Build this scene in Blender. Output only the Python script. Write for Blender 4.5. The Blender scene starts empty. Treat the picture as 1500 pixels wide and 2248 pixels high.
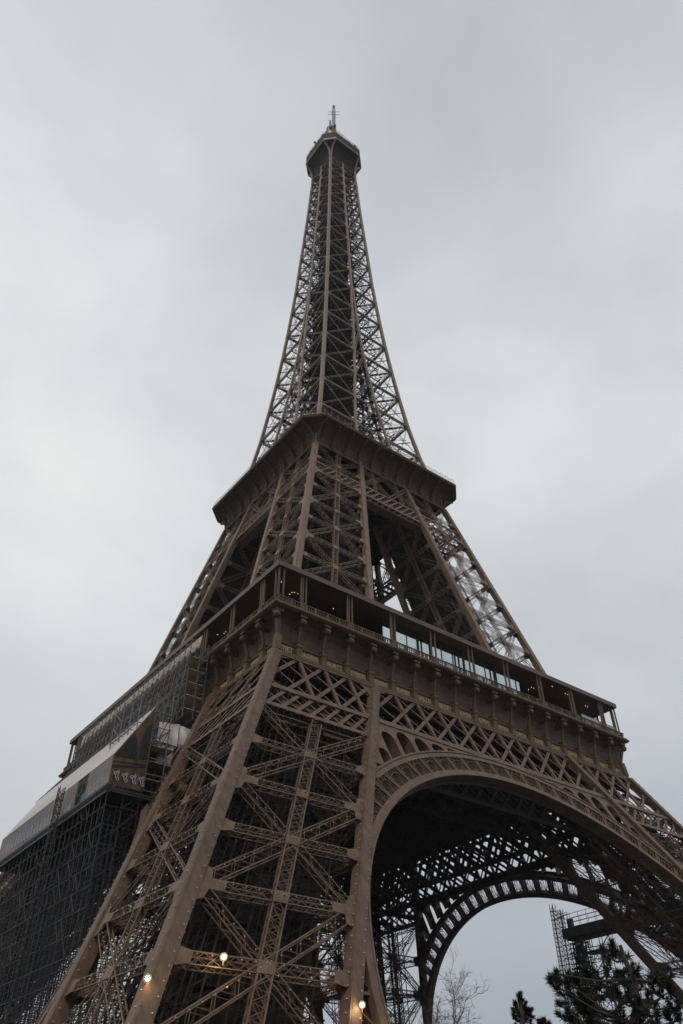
import bpy, math, random
import numpy as np
from mathutils import Vector, Matrix
from mathutils.geometry import tessellate_polygon

R = math.radians
sc = bpy.context.scene
col = sc.collection
rng = random.Random(7)

# ------------------------------------------------------------------ camera
CAM = np.array([-78.931, -105.894, 1.955])
YAW, PITCH, ROLL, FPX = 0.91671, 0.70310, -0.00817, 1705.93
_f = np.array([math.cos(PITCH)*math.cos(YAW), math.cos(PITCH)*math.sin(YAW), math.sin(PITCH)])
_r = np.cross(_f, [0, 0, 1.0]); _r /= np.linalg.norm(_r)
_u = np.cross(_r, _f)
_r, _u = math.cos(ROLL)*_r + math.sin(ROLL)*_u, -math.sin(ROLL)*_r + math.cos(ROLL)*_u
cam_data = bpy.data.cameras.new('camera')
cam = bpy.data.objects.new('camera', cam_data)
col.objects.link(cam)
cam.matrix_world = Matrix(((_r[0], _u[0], -_f[0], CAM[0]), (_r[1], _u[1], -_f[1], CAM[1]),
                           (_r[2], _u[2], -_f[2], CAM[2]), (0, 0, 0, 1)))
cam_data.sensor_fit = 'VERTICAL'
cam_data.sensor_height = 36.0
cam_data.sensor_width = 24.0
cam_data.lens = 36.0*FPX/2248.0
cam_data.clip_start = 0.5
cam_data.clip_end = 6000
sc.camera = cam

# ------------------------------------------------------------------ sky, sun, exposure
SUN_EL, SUN_AZ = R(62), R(218)          # azimuth measured from +X counter-clockwise: behind the camera, from its left
w = bpy.data.worlds.new('World'); sc.world = w; w.use_nodes = True
nt = w.node_tree; nt.nodes.clear()
def N(t, **kw):
    n = nt.nodes.new(t)
    for k, v in kw.items(): setattr(n, k, v)
    return n
out = N('ShaderNodeOutputWorld'); bg = N('ShaderNodeBackground')
sky = N('ShaderNodeTexSky', sky_type='NISHITA', sun_disc=False, sun_elevation=SUN_EL, sun_rotation=math.pi/2-SUN_AZ)
tc = N('ShaderNodeTexCoord')
mp = N('ShaderNodeMapping'); mp.inputs['Scale'].default_value = (1.0, 1.0, 1.6); mp.inputs['Location'].default_value = (.35, .1, .2)
n1 = N('ShaderNodeTexNoise'); n1.inputs['Scale'].default_value = 2.6; n1.inputs['Detail'].default_value = 5; n1.inputs['Roughness'].default_value = .5
n1.inputs['Distortion'].default_value = .3
cr = N('ShaderNodeValToRGB')                             # broken cloud: soft brighter and darker patches
cr.color_ramp.elements[0].position = .30; cr.color_ramp.elements[0].color = (.79, .815, .85, 1)
cr.color_ramp.elements[1].position = .70; cr.color_ramp.elements[1].color = (1.07, 1.065, 1.055, 1)
sp = N('ShaderNodeSeparateXYZ'); gr = N('ShaderNodeValToRGB')   # cloud layer: duller towards the horizon and the zenith
nt.links.new(tc.outputs['Generated'], sp.inputs[0]); nt.links.new(sp.outputs['Z'], gr.inputs['Fac'])
E_ = gr.color_ramp.elements; E_[0].position = 0.0; E_[0].color = (3.2, 3.55, 4.0, 1); E_[1].position = 1.0; E_[1].color = (4.9, 5.05, 5.3, 1)
for p_, c_ in ((.16, (4.1, 4.4, 4.75, 1)), (.42, (5.7, 5.98, 6.2, 1)), (.66, (6.9, 6.98, 7.05, 1)), (.84, (6.35, 6.5, 6.68, 1)), (.95, (5.5, 5.6, 5.75, 1))):
    e_ = E_.new(p_); e_.color = c_
dt = N('ShaderNodeVectorMath', operation='DOT_PRODUCT'); dt.inputs[1].default_value = tuple(float(x) for x in _r)
nt.links.new(tc.outputs['Generated'], dt.inputs[0])
sd = N('ShaderNodeValToRGB'); sd.color_ramp.elements[0].position = .28; sd.color_ramp.elements[0].color = (1.03, 1.02, 1.01, 1)
sd.color_ramp.elements[1].position = .85; sd.color_ramp.elements[1].color = (.86, .88, .90, 1)
ma = N('ShaderNodeMath', operation='MULTIPLY_ADD'); ma.inputs[1].default_value = .5; ma.inputs[2].default_value = .5
nt.links.new(dt.outputs['Value'], ma.inputs[0]); nt.links.new(ma.outputs[0], sd.inputs['Fac'])
m1 = N('ShaderNodeMix', data_type='RGBA', blend_type='MULTIPLY'); m1.inputs[0].default_value = 1
m2 = N('ShaderNodeMix', data_type='RGBA', blend_type='MULTIPLY'); m2.inputs[0].default_value = 1
mx = N('ShaderNodeMix', data_type='RGBA'); mx.inputs[0].default_value = .985     # thick grey cloud over a little blue sky
nt.links.new(tc.outputs['Generated'], mp.inputs['Vector']); nt.links.new(mp.outputs['Vector'], n1.inputs['Vector'])
nt.links.new(n1.outputs['Fac'], cr.inputs['Fac'])
nt.links.new(gr.outputs['Color'], m1.inputs[6]); nt.links.new(cr.outputs['Color'], m1.inputs[7])
nt.links.new(m1.outputs[2], m2.inputs[6]); nt.links.new(sd.outputs['Color'], m2.inputs[7])
nt.links.new(sky.outputs['Color'], mx.inputs[6]); nt.links.new(m2.outputs[2], mx.inputs[7])
nt.links.new(mx.outputs[2], bg.inputs['Color']); bg.inputs['Strength'].default_value = .117
nt.links.new(bg.outputs['Background'], out.inputs['Surface'])
sl = bpy.data.lights.new('sun', 'SUN'); sl.energy = 1.5; sl.angle = R(24); sl.color = (1, .91, .80)
so = bpy.data.objects.new('sun', sl); col.objects.link(so)
_d = Vector((math.cos(SUN_EL)*math.cos(SUN_AZ), math.cos(SUN_EL)*math.sin(SUN_AZ), math.sin(SUN_EL)))
so.rotation_euler = _d.to_track_quat('Z', 'Y').to_euler(); so.location = _d*500
sc.view_settings.view_transform = 'Standard'; sc.view_settings.look = 'None'
sc.view_settings.exposure = 0.0; sc.view_settings.gamma = 1.0; sc.view_settings.use_curve_mapping = False
sc.cycles.max_bounces = 6; sc.cycles.diffuse_bounces = 3; sc.cycles.glossy_bounces = 3
sc.cycles.transparent_max_bounces = 8; sc.cycles.volume_bounces = 0

# ------------------------------------------------------------------ materials
def mat(name, c, rough=.6, metal=0., var=.25, scale=.6, spec=.3, emit=None, bump=0., extra=None):
    m = bpy.data.materials.new(name); m.use_nodes = True
    t = m.node_tree; p = t.nodes['Principled BSDF']
    p.inputs['Roughness'].default_value = rough; p.inputs['Metallic'].default_value = metal
    p.inputs['Specular IOR Level'].default_value = spec
    p.inputs['Base Color'].default_value = (*c, 1)
    if emit:
        p.inputs['Emission Color'].default_value = (*emit[0], 1); p.inputs['Emission Strength'].default_value = emit[1]
    if var:
        tcn = t.nodes.new('ShaderNodeTexCoord')
        nz = t.nodes.new('ShaderNodeTexNoise'); nz.inputs['Scale'].default_value = scale; nz.inputs['Detail'].default_value = 7
        nz.inputs['Roughness'].default_value = .65
        r = t.nodes.new('ShaderNodeValToRGB')
        lo = tuple(x*(1-var) for x in c); hi = tuple(x*(1+var) for x in c)
        r.color_ramp.elements[0].position = .32; r.color_ramp.elements[0].color = (*lo, 1)
        r.color_ramp.elements[1].position = .68; r.color_ramp.elements[1].color = (*hi, 1)
        t.links.new(tcn.outputs['Object'], nz.inputs['Vector']); t.links.new(nz.outputs['Fac'], r.inputs['Fac'])
        last = r.outputs['Color']
        smp = t.nodes.new('ShaderNodeMapping'); smp.inputs['Scale'].default_value = (2.2, 2.2, .16)
        sn = t.nodes.new('ShaderNodeTexNoise'); sn.inputs['Scale'].default_value = 1.0; sn.inputs['Detail'].default_value = 4
        sr = t.nodes.new('ShaderNodeValToRGB'); sr.color_ramp.elements[0].position = .35; sr.color_ramp.elements[0].color = (1-var, 1-var, 1-var*.9, 1)
        sr.color_ramp.elements[1].position = .6; sr.color_ramp.elements[1].color = (1.08, 1.07, 1.05, 1)
        sm = t.nodes.new('ShaderNodeMix'); sm.data_type = 'RGBA'; sm.blend_type = 'MULTIPLY'; sm.inputs[0].default_value = 1
        t.links.new(tcn.outputs['Object'], smp.inputs['Vector']); t.links.new(smp.outputs['Vector'], sn.inputs['Vector'])
        t.links.new(sn.outputs['Fac'], sr.inputs['Fac']); t.links.new(last, sm.inputs[6]); t.links.new(sr.outputs['Color'], sm.inputs[7]); last = sm.outputs[2]
        if extra:                        # rust or grime patches with an outline of their own
            ec, thr, esc = extra
            n2 = t.nodes.new('ShaderNodeTexNoise'); n2.inputs['Scale'].default_value = esc; n2.inputs['Detail'].default_value = 5
            r2 = t.nodes.new('ShaderNodeValToRGB'); r2.color_ramp.elements[0].position = thr; r2.color_ramp.elements[1].position = thr+.1
            r2.color_ramp.elements[1].color = (.8, .8, .8, 1)
            mm = t.nodes.new('ShaderNodeMix'); mm.data_type = 'RGBA'; mm.inputs[7].default_value = (*ec, 1)
            t.links.new(tcn.outputs['Object'], n2.inputs['Vector']); t.links.new(n2.outputs['Fac'], r2.inputs['Fac'])
            t.links.new(r2.outputs['Color'], mm.inputs[0]); t.links.new(last, mm.inputs[6]); last = mm.outputs[2]
        t.links.new(last, p.inputs['Base Color'])
        if bump:
            b = t.nodes.new('ShaderNodeBump'); b.inputs['Strength'].default_value = bump; b.inputs['Distance'].default_value = .05
            t.links.new(nz.outputs['Fac'], b.inputs['Height']); t.links.new(b.outputs['Normal'], p.inputs['Normal'])
    return m
M = {}
M['paint'] = mat('brown_paint', (.118, .074, .048), .55, var=.24, scale=.7, extra=((.12, .055, .028), .62, .28))
M['paint_up'] = mat('light_brown_paint', (.225, .168, .130), .55, var=.14, scale=.5)
M['paint_mid'] = mat('mid_brown_paint', (.185, .124, .086), .55, var=.2, scale=.6, extra=((.15, .07, .035), .64, .3))
M['gold'] = mat('yellow_brown_paint', (.122, .079, .046), .6, var=.2, scale=.8, extra=((.06, .045, .03), .6, .5))
M['letter'] = mat('gilded_letters', (.46, .33, .15), .45, var=.1)
M['deck'] = mat('shade_dark_paint', (.024, .018, .015), .85, var=.2, scale=.3)  # dark deck tone; also paints shade onto undersides and inner ironwork
M['roof'] = mat('roof_paint', (.125, .088, .063), .5, var=.1)
M['lamp'] = mat('bulb_glass', (.30, .24, .15), .3, var=0, spec=.6)
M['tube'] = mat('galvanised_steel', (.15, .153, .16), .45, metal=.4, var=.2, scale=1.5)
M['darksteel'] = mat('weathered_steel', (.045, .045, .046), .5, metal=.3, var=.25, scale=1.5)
M['tubelow'] = mat('dark_steel_tube', (.055, .055, .058), .5, metal=.3, var=.3, scale=1.5)  # darker steel for the lower tubes
M['board'] = mat('plywood', (.42, .35, .27), .8, var=.25, scale=1.2)
M['tarp'] = mat('white_tarpaulin', (.62, .60, .58), .7, var=.12, scale=1.0, bump=.6)
M['mast'] = mat('antenna_grey', (.32, .35, .40), .5, var=.15)
M['red'] = mat('faded_red_paint', (.17, .085, .08), .6, var=.15)
M['redlamp'] = mat('red_beacon', (.5, .02, .01), .4, var=0, emit=((1, .07, .03), 4))
M['warm'] = mat('warm_bulb', (.8, .6, .4), .4, var=0, emit=((1, .55, .25), 2.6))
M['flood'] = mat('flood_lamp_glass', (.9, .85, .7), .3, var=0, emit=((1, .86, .55), 26))
M['glass'] = mat('reflective_glazing', (.62, .69, .70), .03, metal=1., var=.03, scale=.2)
M['glass2'] = mat('glass_screen', (.30, .34, .35), .1, var=.05, spec=.8)
M['bark'] = mat('bark', (.06, .048, .038), .9, var=.3, scale=5)
M['needle'] = mat('pine_needles', (.020, .025, .015), .75, var=.35, scale=2.5)
M['twig'] = mat('bare_twigs', (.05, .042, .036), .9, var=.2, scale=3)
M['stone'] = mat('stone', (.34, .31, .27), .85, var=.2, scale=.7, bump=.3)
M['ground'] = mat('gravel_ground', (.038, .036, .031), .95, var=.3, scale=.4)
M['wrapbrown'] = mat('printed_brown', (.105, .06, .032), .6, var=.5, scale=.7)
M['wrapdark'] = mat('printed_dark', (.018, .016, .017), .6, var=.2)
M['wrapwhite'] = mat('printed_white', (.42, .42, .43), .6, var=.1)
M['blue'] = mat('blue_hoarding', (.10, .20, .26), .6, var=.15)

def wrap_mat(name, lo, hi, streak):
    m = bpy.data.materials.new(name); m.use_nodes = True; t = m.node_tree; p = t.nodes['Principled BSDF']
    p.inputs['Roughness'].default_value = .5; p.inputs['Specular IOR Level'].default_value = .35
    tcn = t.nodes.new('ShaderNodeTexCoord'); mpn = t.nodes.new('ShaderNodeMapping'); mpn.inputs['Scale'].default_value = (.3, .12, .3)
    nz = t.nodes.new('ShaderNodeTexNoise'); nz.inputs['Scale'].default_value = 1.0; nz.inputs['Detail'].default_value = 3
    r = t.nodes.new('ShaderNodeValToRGB'); r.color_ramp.elements[0].position = .42; r.color_ramp.elements[1].position = .58
    r.color_ramp.elements[0].color = (*lo, 1); r.color_ramp.elements[1].color = (*hi, 1)
    mp2 = t.nodes.new('ShaderNodeMapping'); mp2.inputs['Scale'].default_value = (3.0, .8, .5); mp2.inputs['Rotation'].default_value = (.5, 0, 0)
    n2 = t.nodes.new('ShaderNodeTexNoise'); n2.inputs['Scale'].default_value = 1.6; n2.inputs['Detail'].default_value = 2
    r2 = t.nodes.new('ShaderNodeValToRGB'); r2.color_ramp.elements[0].position = .62; r2.color_ramp.elements[1].position = .68
    r2.color_ramp.elements[1].color = (.7, .7, .7, 1)
    mm = t.nodes.new('ShaderNodeMix'); mm.data_type = 'RGBA'; mm.inputs[7].default_value = (*streak, 1)
    L = t.links.new
    L(tcn.outputs['Object'], mpn.inputs['Vector']); L(mpn.outputs['Vector'], nz.inputs['Vector']); L(nz.outputs['Fac'], r.inputs['Fac'])
    L(tcn.outputs['Object'], mp2.inputs['Vector']); L(mp2.outputs['Vector'], n2.inputs['Vector']); L(n2.outputs['Fac'], r2.inputs['Fac'])
    L(r2.outputs['Color'], mm.inputs[0]); L(r.outputs['Color'], mm.inputs[6]); L(mm.outputs[2], p.inputs['Base Color'])
    return m
M['wraproof'] = wrap_mat('printed_sheet_pale', (.38, .335, .325), (.45, .41, .40), (.24, .21, .21))
M['wrapside'] = wrap_mat('printed_sheet_grey', (.12, .115, .13), (.20, .145, .11), (.09, .085, .09))

# ------------------------------------------------------------------ mesh helpers
V3 = lambda *a: np.array(a, float)
def unit(v): return v/np.linalg.norm(v)
class MB:
    def __init__(s): s.b = []; s.v = []; s.f = []
    def beam(s, p0, p1, wd, dp, n=(0, 0, 1)): s.b.append((*p0, *p1, wd, dp, *n))
    def poly(s, verts, faces):
        o = len(s.v); s.v += [tuple(map(float, q)) for q in verts]; s.f += [tuple(i+o for i in f) for f in faces]
    def box(s, lo, hi):
        (a, b, c), (d, e, f) = lo, hi
        s.poly([(a,b,c),(d,b,c),(d,e,c),(a,e,c),(a,b,f),(d,b,f),(d,e,f),(a,e,f)],
               [(0,3,2,1),(4,5,6,7),(0,1,5,4),(1,2,6,5),(2,3,7,6),(3,0,4,7)])
    def cyl(s, p0, p1, r0, r1=None, seg=10, cap=True):
        p0 = np.array(p0, float); p1 = np.array(p1, float); r1 = r0 if r1 is None else r1
        a = unit(p1-p0); q = unit(np.cross(a, (0, 0, 1.) if abs(a[2]) < .9 else (1., 0, 0))); t = np.cross(a, q)
        vs = [p + (q*math.cos(2*math.pi*i/seg)+t*math.sin(2*math.pi*i/seg))*r for p, r in ((p0, r0), (p1, r1)) for i in range(seg)]
        fs = [(i, (i+1) % seg, seg+(i+1) % seg, seg+i) for i in range(seg)]
        if cap: fs += [tuple(range(seg))[::-1], tuple(range(seg, 2*seg))]
        s.poly(vs, fs)
    def ball(s, c, r, seg=8, rings=5):
        vs = []; fs = []
        for i in range(rings+1):
            a = math.pi*i/rings
            for j in range(seg):
                b = 2*math.pi*j/seg
                vs.append((c[0]+r*math.sin(a)*math.cos(b), c[1]+r*math.sin(a)*math.sin(b), c[2]+r*math.cos(a)))
        for i in range(rings):
            for j in range(seg):
                fs.append((i*seg+j, (i+1)*seg+j, (i+1)*seg+(j+1) % seg, i*seg+(j+1) % seg))
        s.poly(vs, fs)
    def plate(s, pts, n, th):
        """flat polygon (list of 3-D points) given thickness th along n, proud of both sides"""
        n = unit(np.array(n, float)); k = len(pts)
        vs = [np.array(p)+n*th/2 for p in pts]+[np.array(p)-n*th/2 for p in pts]
        s.poly(vs, [tuple(range(k)), tuple(range(2*k-1, k-1, -1))]+[(i, k+i, k+(i+1) % k, (i+1) % k) for i in range(k)])
    def plates(s, pts, n, dp, th=.05):
        n = unit(np.array(n, float))
        for e in (1, -1): s.plate([np.array(p)+n*e*dp/2 for p in pts], n, th)
    def build(s, name, m, parent=None, smooth=False):
        vs = []; fs = []
        V = np.array(s.v, float).reshape(-1, 3); F = list(s.f)
        if s.b:
            B = np.array(s.b, float); p0, p1, wd, dp, n = B[:, :3], B[:, 3:6], B[:, 6:7], B[:, 7:8], B[:, 8:11]
            a = p1-p0; L = np.linalg.norm(a, axis=1, keepdims=True); L[L == 0] = 1e-6; a = a/L
            sd = np.cross(a, n); bad = np.linalg.norm(sd, axis=1) < 1e-3
            if bad.any(): sd[bad] = np.cross(a[bad], np.array([.6, .8, .1]))
            sd /= np.linalg.norm(sd, axis=1, keepdims=True); nn = np.cross(sd, a)
            sd = sd*wd/2; nn = nn*dp/2
            c = np.stack([p0-sd-nn, p0+sd-nn, p0+sd+nn, p0-sd+nn, p1-sd-nn, p1+sd-nn, p1+sd+nn, p1-sd+nn], 1).reshape(-1, 3)
            o = len(V); q = np.array([(0,3,2,1),(4,5,6,7),(0,1,5,4),(1,2,6,5),(2,3,7,6),(3,0,4,7)])
            bf = (o+np.arange(len(B))[:, None, None]*8+q[None]).reshape(-1, 4)
            V = np.vstack([V, c])
        else: bf = np.zeros((0, 4), int)
        me = bpy.data.meshes.new(name)
        sizes = np.concatenate([np.array([len(f) for f in F], int), np.full(len(bf), 4)]).astype(np.int32)
        loops = np.concatenate([np.array([i for f in F for i in f], int), bf.ravel()]).astype(np.int32)
        me.vertices.add(len(V)); me.vertices.foreach_set('co', V.astype(np.float32).ravel())
        me.loops.add(len(loops)); me.loops.foreach_set('vertex_index', loops)
        me.polygons.add(len(sizes)); st = np.concatenate([[0], np.cumsum(sizes)[:-1]]).astype(np.int32)
        me.polygons.foreach_set('loop_start', st)
        me.update(calc_edges=True); me.validate()
        me.polygons.foreach_set('use_smooth', np.full(len(me.polygons), bool(smooth)))
        if m: me.materials.append(m)
        o = bpy.data.objects.new(name, me); col.objects.link(o)
        if parent: o.parent = parent
        return o
def thing(name, label, cat, loc=(0, 0, 0), group=None):
    o = bpy.data.objects.new(name, None); col.objects.link(o); o.location = loc
    return tag(o, label, cat, group)
def tag(o, label, cat, group=None):
    o['label'] = label; o['category'] = cat
    if group: o['group'] = group
    return o
def copy_tree(o, parent, rz=None):
    c = o.copy(); col.objects.link(c); c.parent = parent
    if rz is not None: c.rotation_euler = (0, 0, rz)
    for ch in o.children: copy_tree(ch, c)
    return c
def laced(mb, p0, p1, n, wd, dp, bay, ch=.11, lc=.05, x=False, sides=True):
    """box girder of four chords laced with flat bars"""
    p0 = np.array(p0, float); p1 = np.array(p1, float); a = p1-p0; L = np.linalg.norm(a); a /= L
    n = np.array(n, float); n = unit(n-a*np.dot(n, a)); s = np.cross(a, n)
    k = max(1, round(L/bay))
    offs = (1, -1) if dp else (0,)
    for e in offs:
        for d in (1, -1): mb.beam(p0+s*d*wd/2+n*e*dp/2, p1+s*d*wd/2+n*e*dp/2, ch, ch*.8, n)
        for i in range(k):
            q0 = p0+a*L*i/k+n*e*dp/2; q1 = p0+a*L*(i+1)/k+n*e*dp/2; d = 1 if i % 2 else -1
            mb.beam(q0+s*d*wd/2, q1-s*d*wd/2, lc, .03, n)
            if x: mb.beam(q0-s*d*wd/2, q1+s*d*wd/2, lc, .03, n)
            if x == 2: mb.beam(q0+s*wd/2, q0-s*wd/2, lc, .03, n)
    if dp and sides:
        for d in (1, -1):
            for i in range(k):
                q0 = p0+a*L*i/k+s*d*wd/2; q1 = p0+a*L*(i+1)/k+s*d*wd/2; e = 1 if i % 2 else -1
                mb.beam(q0+n*e*dp/2, q1-n*e*dp/2, lc, .03, s)
                if x: mb.beam(q0-n*e*dp/2, q1+n*e*dp/2, lc, .03, s)
def ring(mb, prof, closed=True):
    """profile of (half_width, z, chamfer) swept round the square (or cut-cornered) plan"""
    rows = []
    for pr in prof:
        h, z = pr[0], pr[1]; c = pr[2] if len(pr) > 2 else 0
        if c: rows.append([(-h+c,-h,z),(h-c,-h,z),(h,-h+c,z),(h,h-c,z),(h-c,h,z),(-h+c,h,z),(-h,h-c,z),(-h,-h+c,z)])
        else: rows.append([(-h,-h,z),(h,-h,z),(h,h,z),(-h,h,z)])
    k = len(rows[0]); m = len(rows)
    vs = [q for r_ in rows for q in r_]; fs = []
    for i in range(m if closed else m-1):
        j = (i+1) % m
        for t in range(k): fs.append((i*k+t, i*k+(t+1) % k, j*k+(t+1) % k, j*k+t))
    mb.poly(vs, fs)
def side(k, p):
    """turn a point of the front face into that of face k"""
    x, y, z = p
    return [(x, y, z), (-y, x, z), (-x, -y, z), (y, -x, z)][k]
def octa(mb, p, r):
    x, y, z = p
    mb.poly([(x+r,y,z),(x-r,y,z),(x,y+r,z),(x,y-r,z),(x,y,z+r),(x,y,z-r)],
            [(0,2,4),(2,1,4),(1,3,4),(3,0,4),(2,0,5),(1,2,5),(3,1,5),(0,3,5)])

# ------------------------------------------------------------------ tower profile
A_Z, B_Z, C_Z, WL, K1 = 50.6, 43.8, 40.5, 15.5, .5077
hL = lambda z: 34.364+(50.686-z)*K1
K2 = .2453
hU = lambda z: 28.917-(z-63.395)*K2
wU = lambda z: 14.6-(z-63.4)*(14.6-11.14)/48.35
SP_Z = [111.7, 116, 125.4, 132.5, 140, 154.4, 169.7, 182.7, 200, 215, 225.3, 241.2, 264.2, 272]
SP_H = [17.1, 16.45, 14.6, 13.5, 12.55, 11.1, 9.85, 8.95, 7.95, 7.32, 6.85, 6.15, 5.33, 5.2]
hS = lambda z: float(np.interp(z, SP_Z, SP_H))
eS = lambda z: float(np.interp(z, [116, 125, 138, 148, 158, 170, 187, 280], [5.9, 4.8, 3.4, 2.35, 1.55, .9, .32, .3]))
NL = np.array([0, -1, .5077])/math.hypot(1, .5077)    # outward normal of the front lower face
NL = np.array([0, -1, K1])/math.hypot(1, K1)
PF = lambda x, z, o=0.: np.array([x, -hL(z), z])+NL*o  # point on the front lower face
SL = math.hypot(1, K1)                                   # slope length per metre of height

tower = thing('iron_tower', 'tall brown lattice iron tower with arches, two galleries and an antenna on top', 'tower')

# ------------------------------------------------------------------ pillars
def pillar(name, corner, levels, zb, zt, m, eb, bw, bd, bay, ch=.095, lc=.042, post=True, lamps=True, top_band=None, seams=2.6, inner_x=True):
    mb = MB(); lam = MB(); braces = []
    cz = [(0, 0), (1, 0), (1, 1), (0, 1)]
    cen = lambda z: sum(corner(i, j, z) for i, j in cz)/4
    seg = [zb]+[z for z in levels if zb < z < zt]+[zt]
    for i, j in cz:
        ax = unit(corner(i, j, zt)-corner(i, j, zb))
        fx = unit(np.cross(np.cross(ax, V3(0, 1 if j else -1, 0)), ax))
        p0, p1 = corner(i, j, zb), corner(i, j, zt)
        mb.beam(p0, p1, eb*1.16, eb*1.16, fx)
        side_v = np.cross(ax, fx)
        for e in (1, -1):                                # cover plates
            mb.beam(p0+fx*e*eb*.58, p1+fx*e*eb*.58, eb*.8, .05, fx); mb.beam(p0+side_v*e*eb*.58, p1+side_v*e*eb*.58, eb*.8, .05, side_v)
        L = np.linalg.norm(p1-p0)
        for t in np.arange(.8, L, seams*1.5):                # splice plates
            q = p0+ax*t
            mb.beam(q, q+ax*.06, eb*1.19, eb*1.19, fx)
        for t in np.arange(.5, L, 1.15):
            for e in (1, -1):
                octa(lam, p0+ax*t+side_v*e*eb*.72+fx*.3*eb, .085); octa(lam, p0+ax*t+fx*e*eb*.72+side_v*.3*eb, .085)
    for f in range(4):
        (i0, j0), (i1, j1) = cz[f], cz[(f+1) % 4]
        for l in range(len(levels)-1):
            za, zc = levels[l], levels[l+1]; zm = (za+zc)/2
            b = MB()
            a0, b0, a1, b1 = corner(i0, j0, za), corner(i1, j1, za), corner(i0, j0, zc), corner(i1, j1, zc)
            am, bm = corner(i0, j0, zm), corner(i1, j1, zm)
            n = np.cross(b0-a0, a1-a0); n = unit(n); c = (a0+b0+a1+b1)/4
            if np.dot(n, c-cen(zm)) < 0: n = -n
            t = unit(b0-a0); up = unit((a1+b1)/2-(a0+b0)/2)
            ins = eb*.5
            laced(b, a0+t*ins, b1-t*ins, n, bw, bd, bay, x=False, ch=ch, lc=lc)
            laced(b, b0-t*ins, a1+t*ins, n, bw, bd, bay, x=False, ch=ch, lc=lc)
            laced(b, am+t*ins, bm-t*ins, n, bw*.95, bd, bay, x=True, ch=ch, lc=lc)
            laced(b, a0+t*ins, b0-t*ins, n, bw*.95, bd, bay, x=True, ch=ch, lc=lc)
            if post: laced(b, (a0+b0)/2, (a1+b1)/2, n, bw*1.15, bd, bay, ch=ch*1.3, lc=lc*1.2, x=2)
            # gussets
            mid = (am+bm)/2; g = bw*1.0
            b.plates([mid+t*g*.75+up*g*.55, mid-t*g*.75+up*g*.55, mid-t*g*.75-up*g*.55, mid+t*g*.75-up*g*.55], n, bd+.1)
            mid = (a0+b0)/2
            b.plates([mid+t*g*.7+up*g*.6, mid-t*g*.7+up*g*.6, mid-t*g*.7-up*g*.6, mid+t*g*.7-up*g*.6], n, bd+.1)
            for P0, d in ((a0, t), (b0, -t)):
                q = P0+d*eb*.4
                b.plates([q+up*1.9*bw, q+d*.9*bw+up*1.5*bw, q+d*1.1*bw+up*.55*bw, q+d*2.4*bw+up*.5*bw, q+d*2.4*bw-up*.5*bw,
                         q+d*1.1*bw-up*.55*bw, q+d*.9*bw-up*1.5*bw, q-up*1.9*bw], n, bd+.1)
            for P0, d in ((am, t), (bm, -t)):
                q = P0+d*eb*.4
                b.plates([q+up*.9*bw, q+d*1.5*bw+up*.5*bw, q+d*1.5*bw-up*.5*bw, q-up*.9*bw], n, bd+.1)
            for (u0, u1) in ((a0, b1), (b0, a1), (a0, b0), (am, bm)):
                Lb = np.linalg.norm(u1-u0)
                for tt in np.arange(2.2, Lb-2, 1.15): octa(lam, u0+(u1-u0)*tt/Lb+n*(bd*.5+.08)+up*.3, .08)
            braces.append(b)
    po = mb.build(name, m, tower)
    for b in braces: b.build('cross_brace', m, po)
    # inside the pillar: diaphragm frames, lift rails and stair flights
    ins = MB()
    for z in levels:
        if z < zb: continue
        c4 = [corner(i, j, z) for i, j in cz]
        laced(ins, c4[0], c4[2], (0, 0, 1), bw, bd, bay*1.6); laced(ins, c4[1], c4[3], (0, 0, 1), bw, bd, bay*1.6)
        for q in range(4):
            m0 = (c4[q]+c4[(q+1) % 4])/2; m1 = (c4[(q+1) % 4]+c4[(q+2) % 4])/2
            laced(ins, m0, m1, (0, 0, 1), bw*.8, bd, bay*1.6)
    inter = lambda u, v, z: (corner(0,0,z)*(1-u)*(1-v)+corner(1,0,z)*u*(1-v)+corner(1,1,z)*u*v+corner(0,1,z)*(1-u)*v)
    ax = unit(inter(.5, .5, zt)-inter(.5, .5, zb)); nx = V3(1, -1, 0)/math.sqrt(2)
    for u, v in ((.62, .38), (.38, .62), (.72, .5), (.5, .72)):
        laced(ins, inter(u, v, zb), inter(u, v, zt), nx, 1.1, .8, 1.6, ch=.2, lc=.1, x=True)
    for u, v in ((.3, .55), (.55, .3), (.42, .42), (.3, .3)):
        ins.cyl(inter(u, v, zb), inter(u, v, zt), .14, seg=6)
    g_ = random.Random(4)
    for f_ in (.13, .2, .27):                             # pipes, cable trays and light framing in layers behind the outer lattice
        for q in np.arange(.1, .95, .085):
            for u, v in ((q, f_), (f_, q)):
                if g_.random() < .6: ins.beam(inter(u, v, zb), inter(u+g_.uniform(-.03, .03), v, zt), .12, .12, (0, -1, 0))
        z = zb
        while z < zt-3:
            for u0, v0, u1, v1 in ((.05, f_, .95, f_), (f_, .05, f_, .95)):
                ins.beam(inter(u0, v0, z), inter(u1, v1, z), .14, .1, (0, 0, 1))
                for q in (.1, .37, .64):
                    if g_.random() < .55:
                        e0, e1 = (q, q+.27) if g_.random() < .5 else (q+.27, q)
                        P_ = (lambda e, zz: inter(e, f_, zz)) if v0 == v1 else (lambda e, zz: inter(f_, e, zz))
                        ins.beam(P_(e0, z), P_(e1, z+2.7), .12, .1, (0, -1, 0))
            z += 2.7
    z = zb; q = 0
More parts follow.
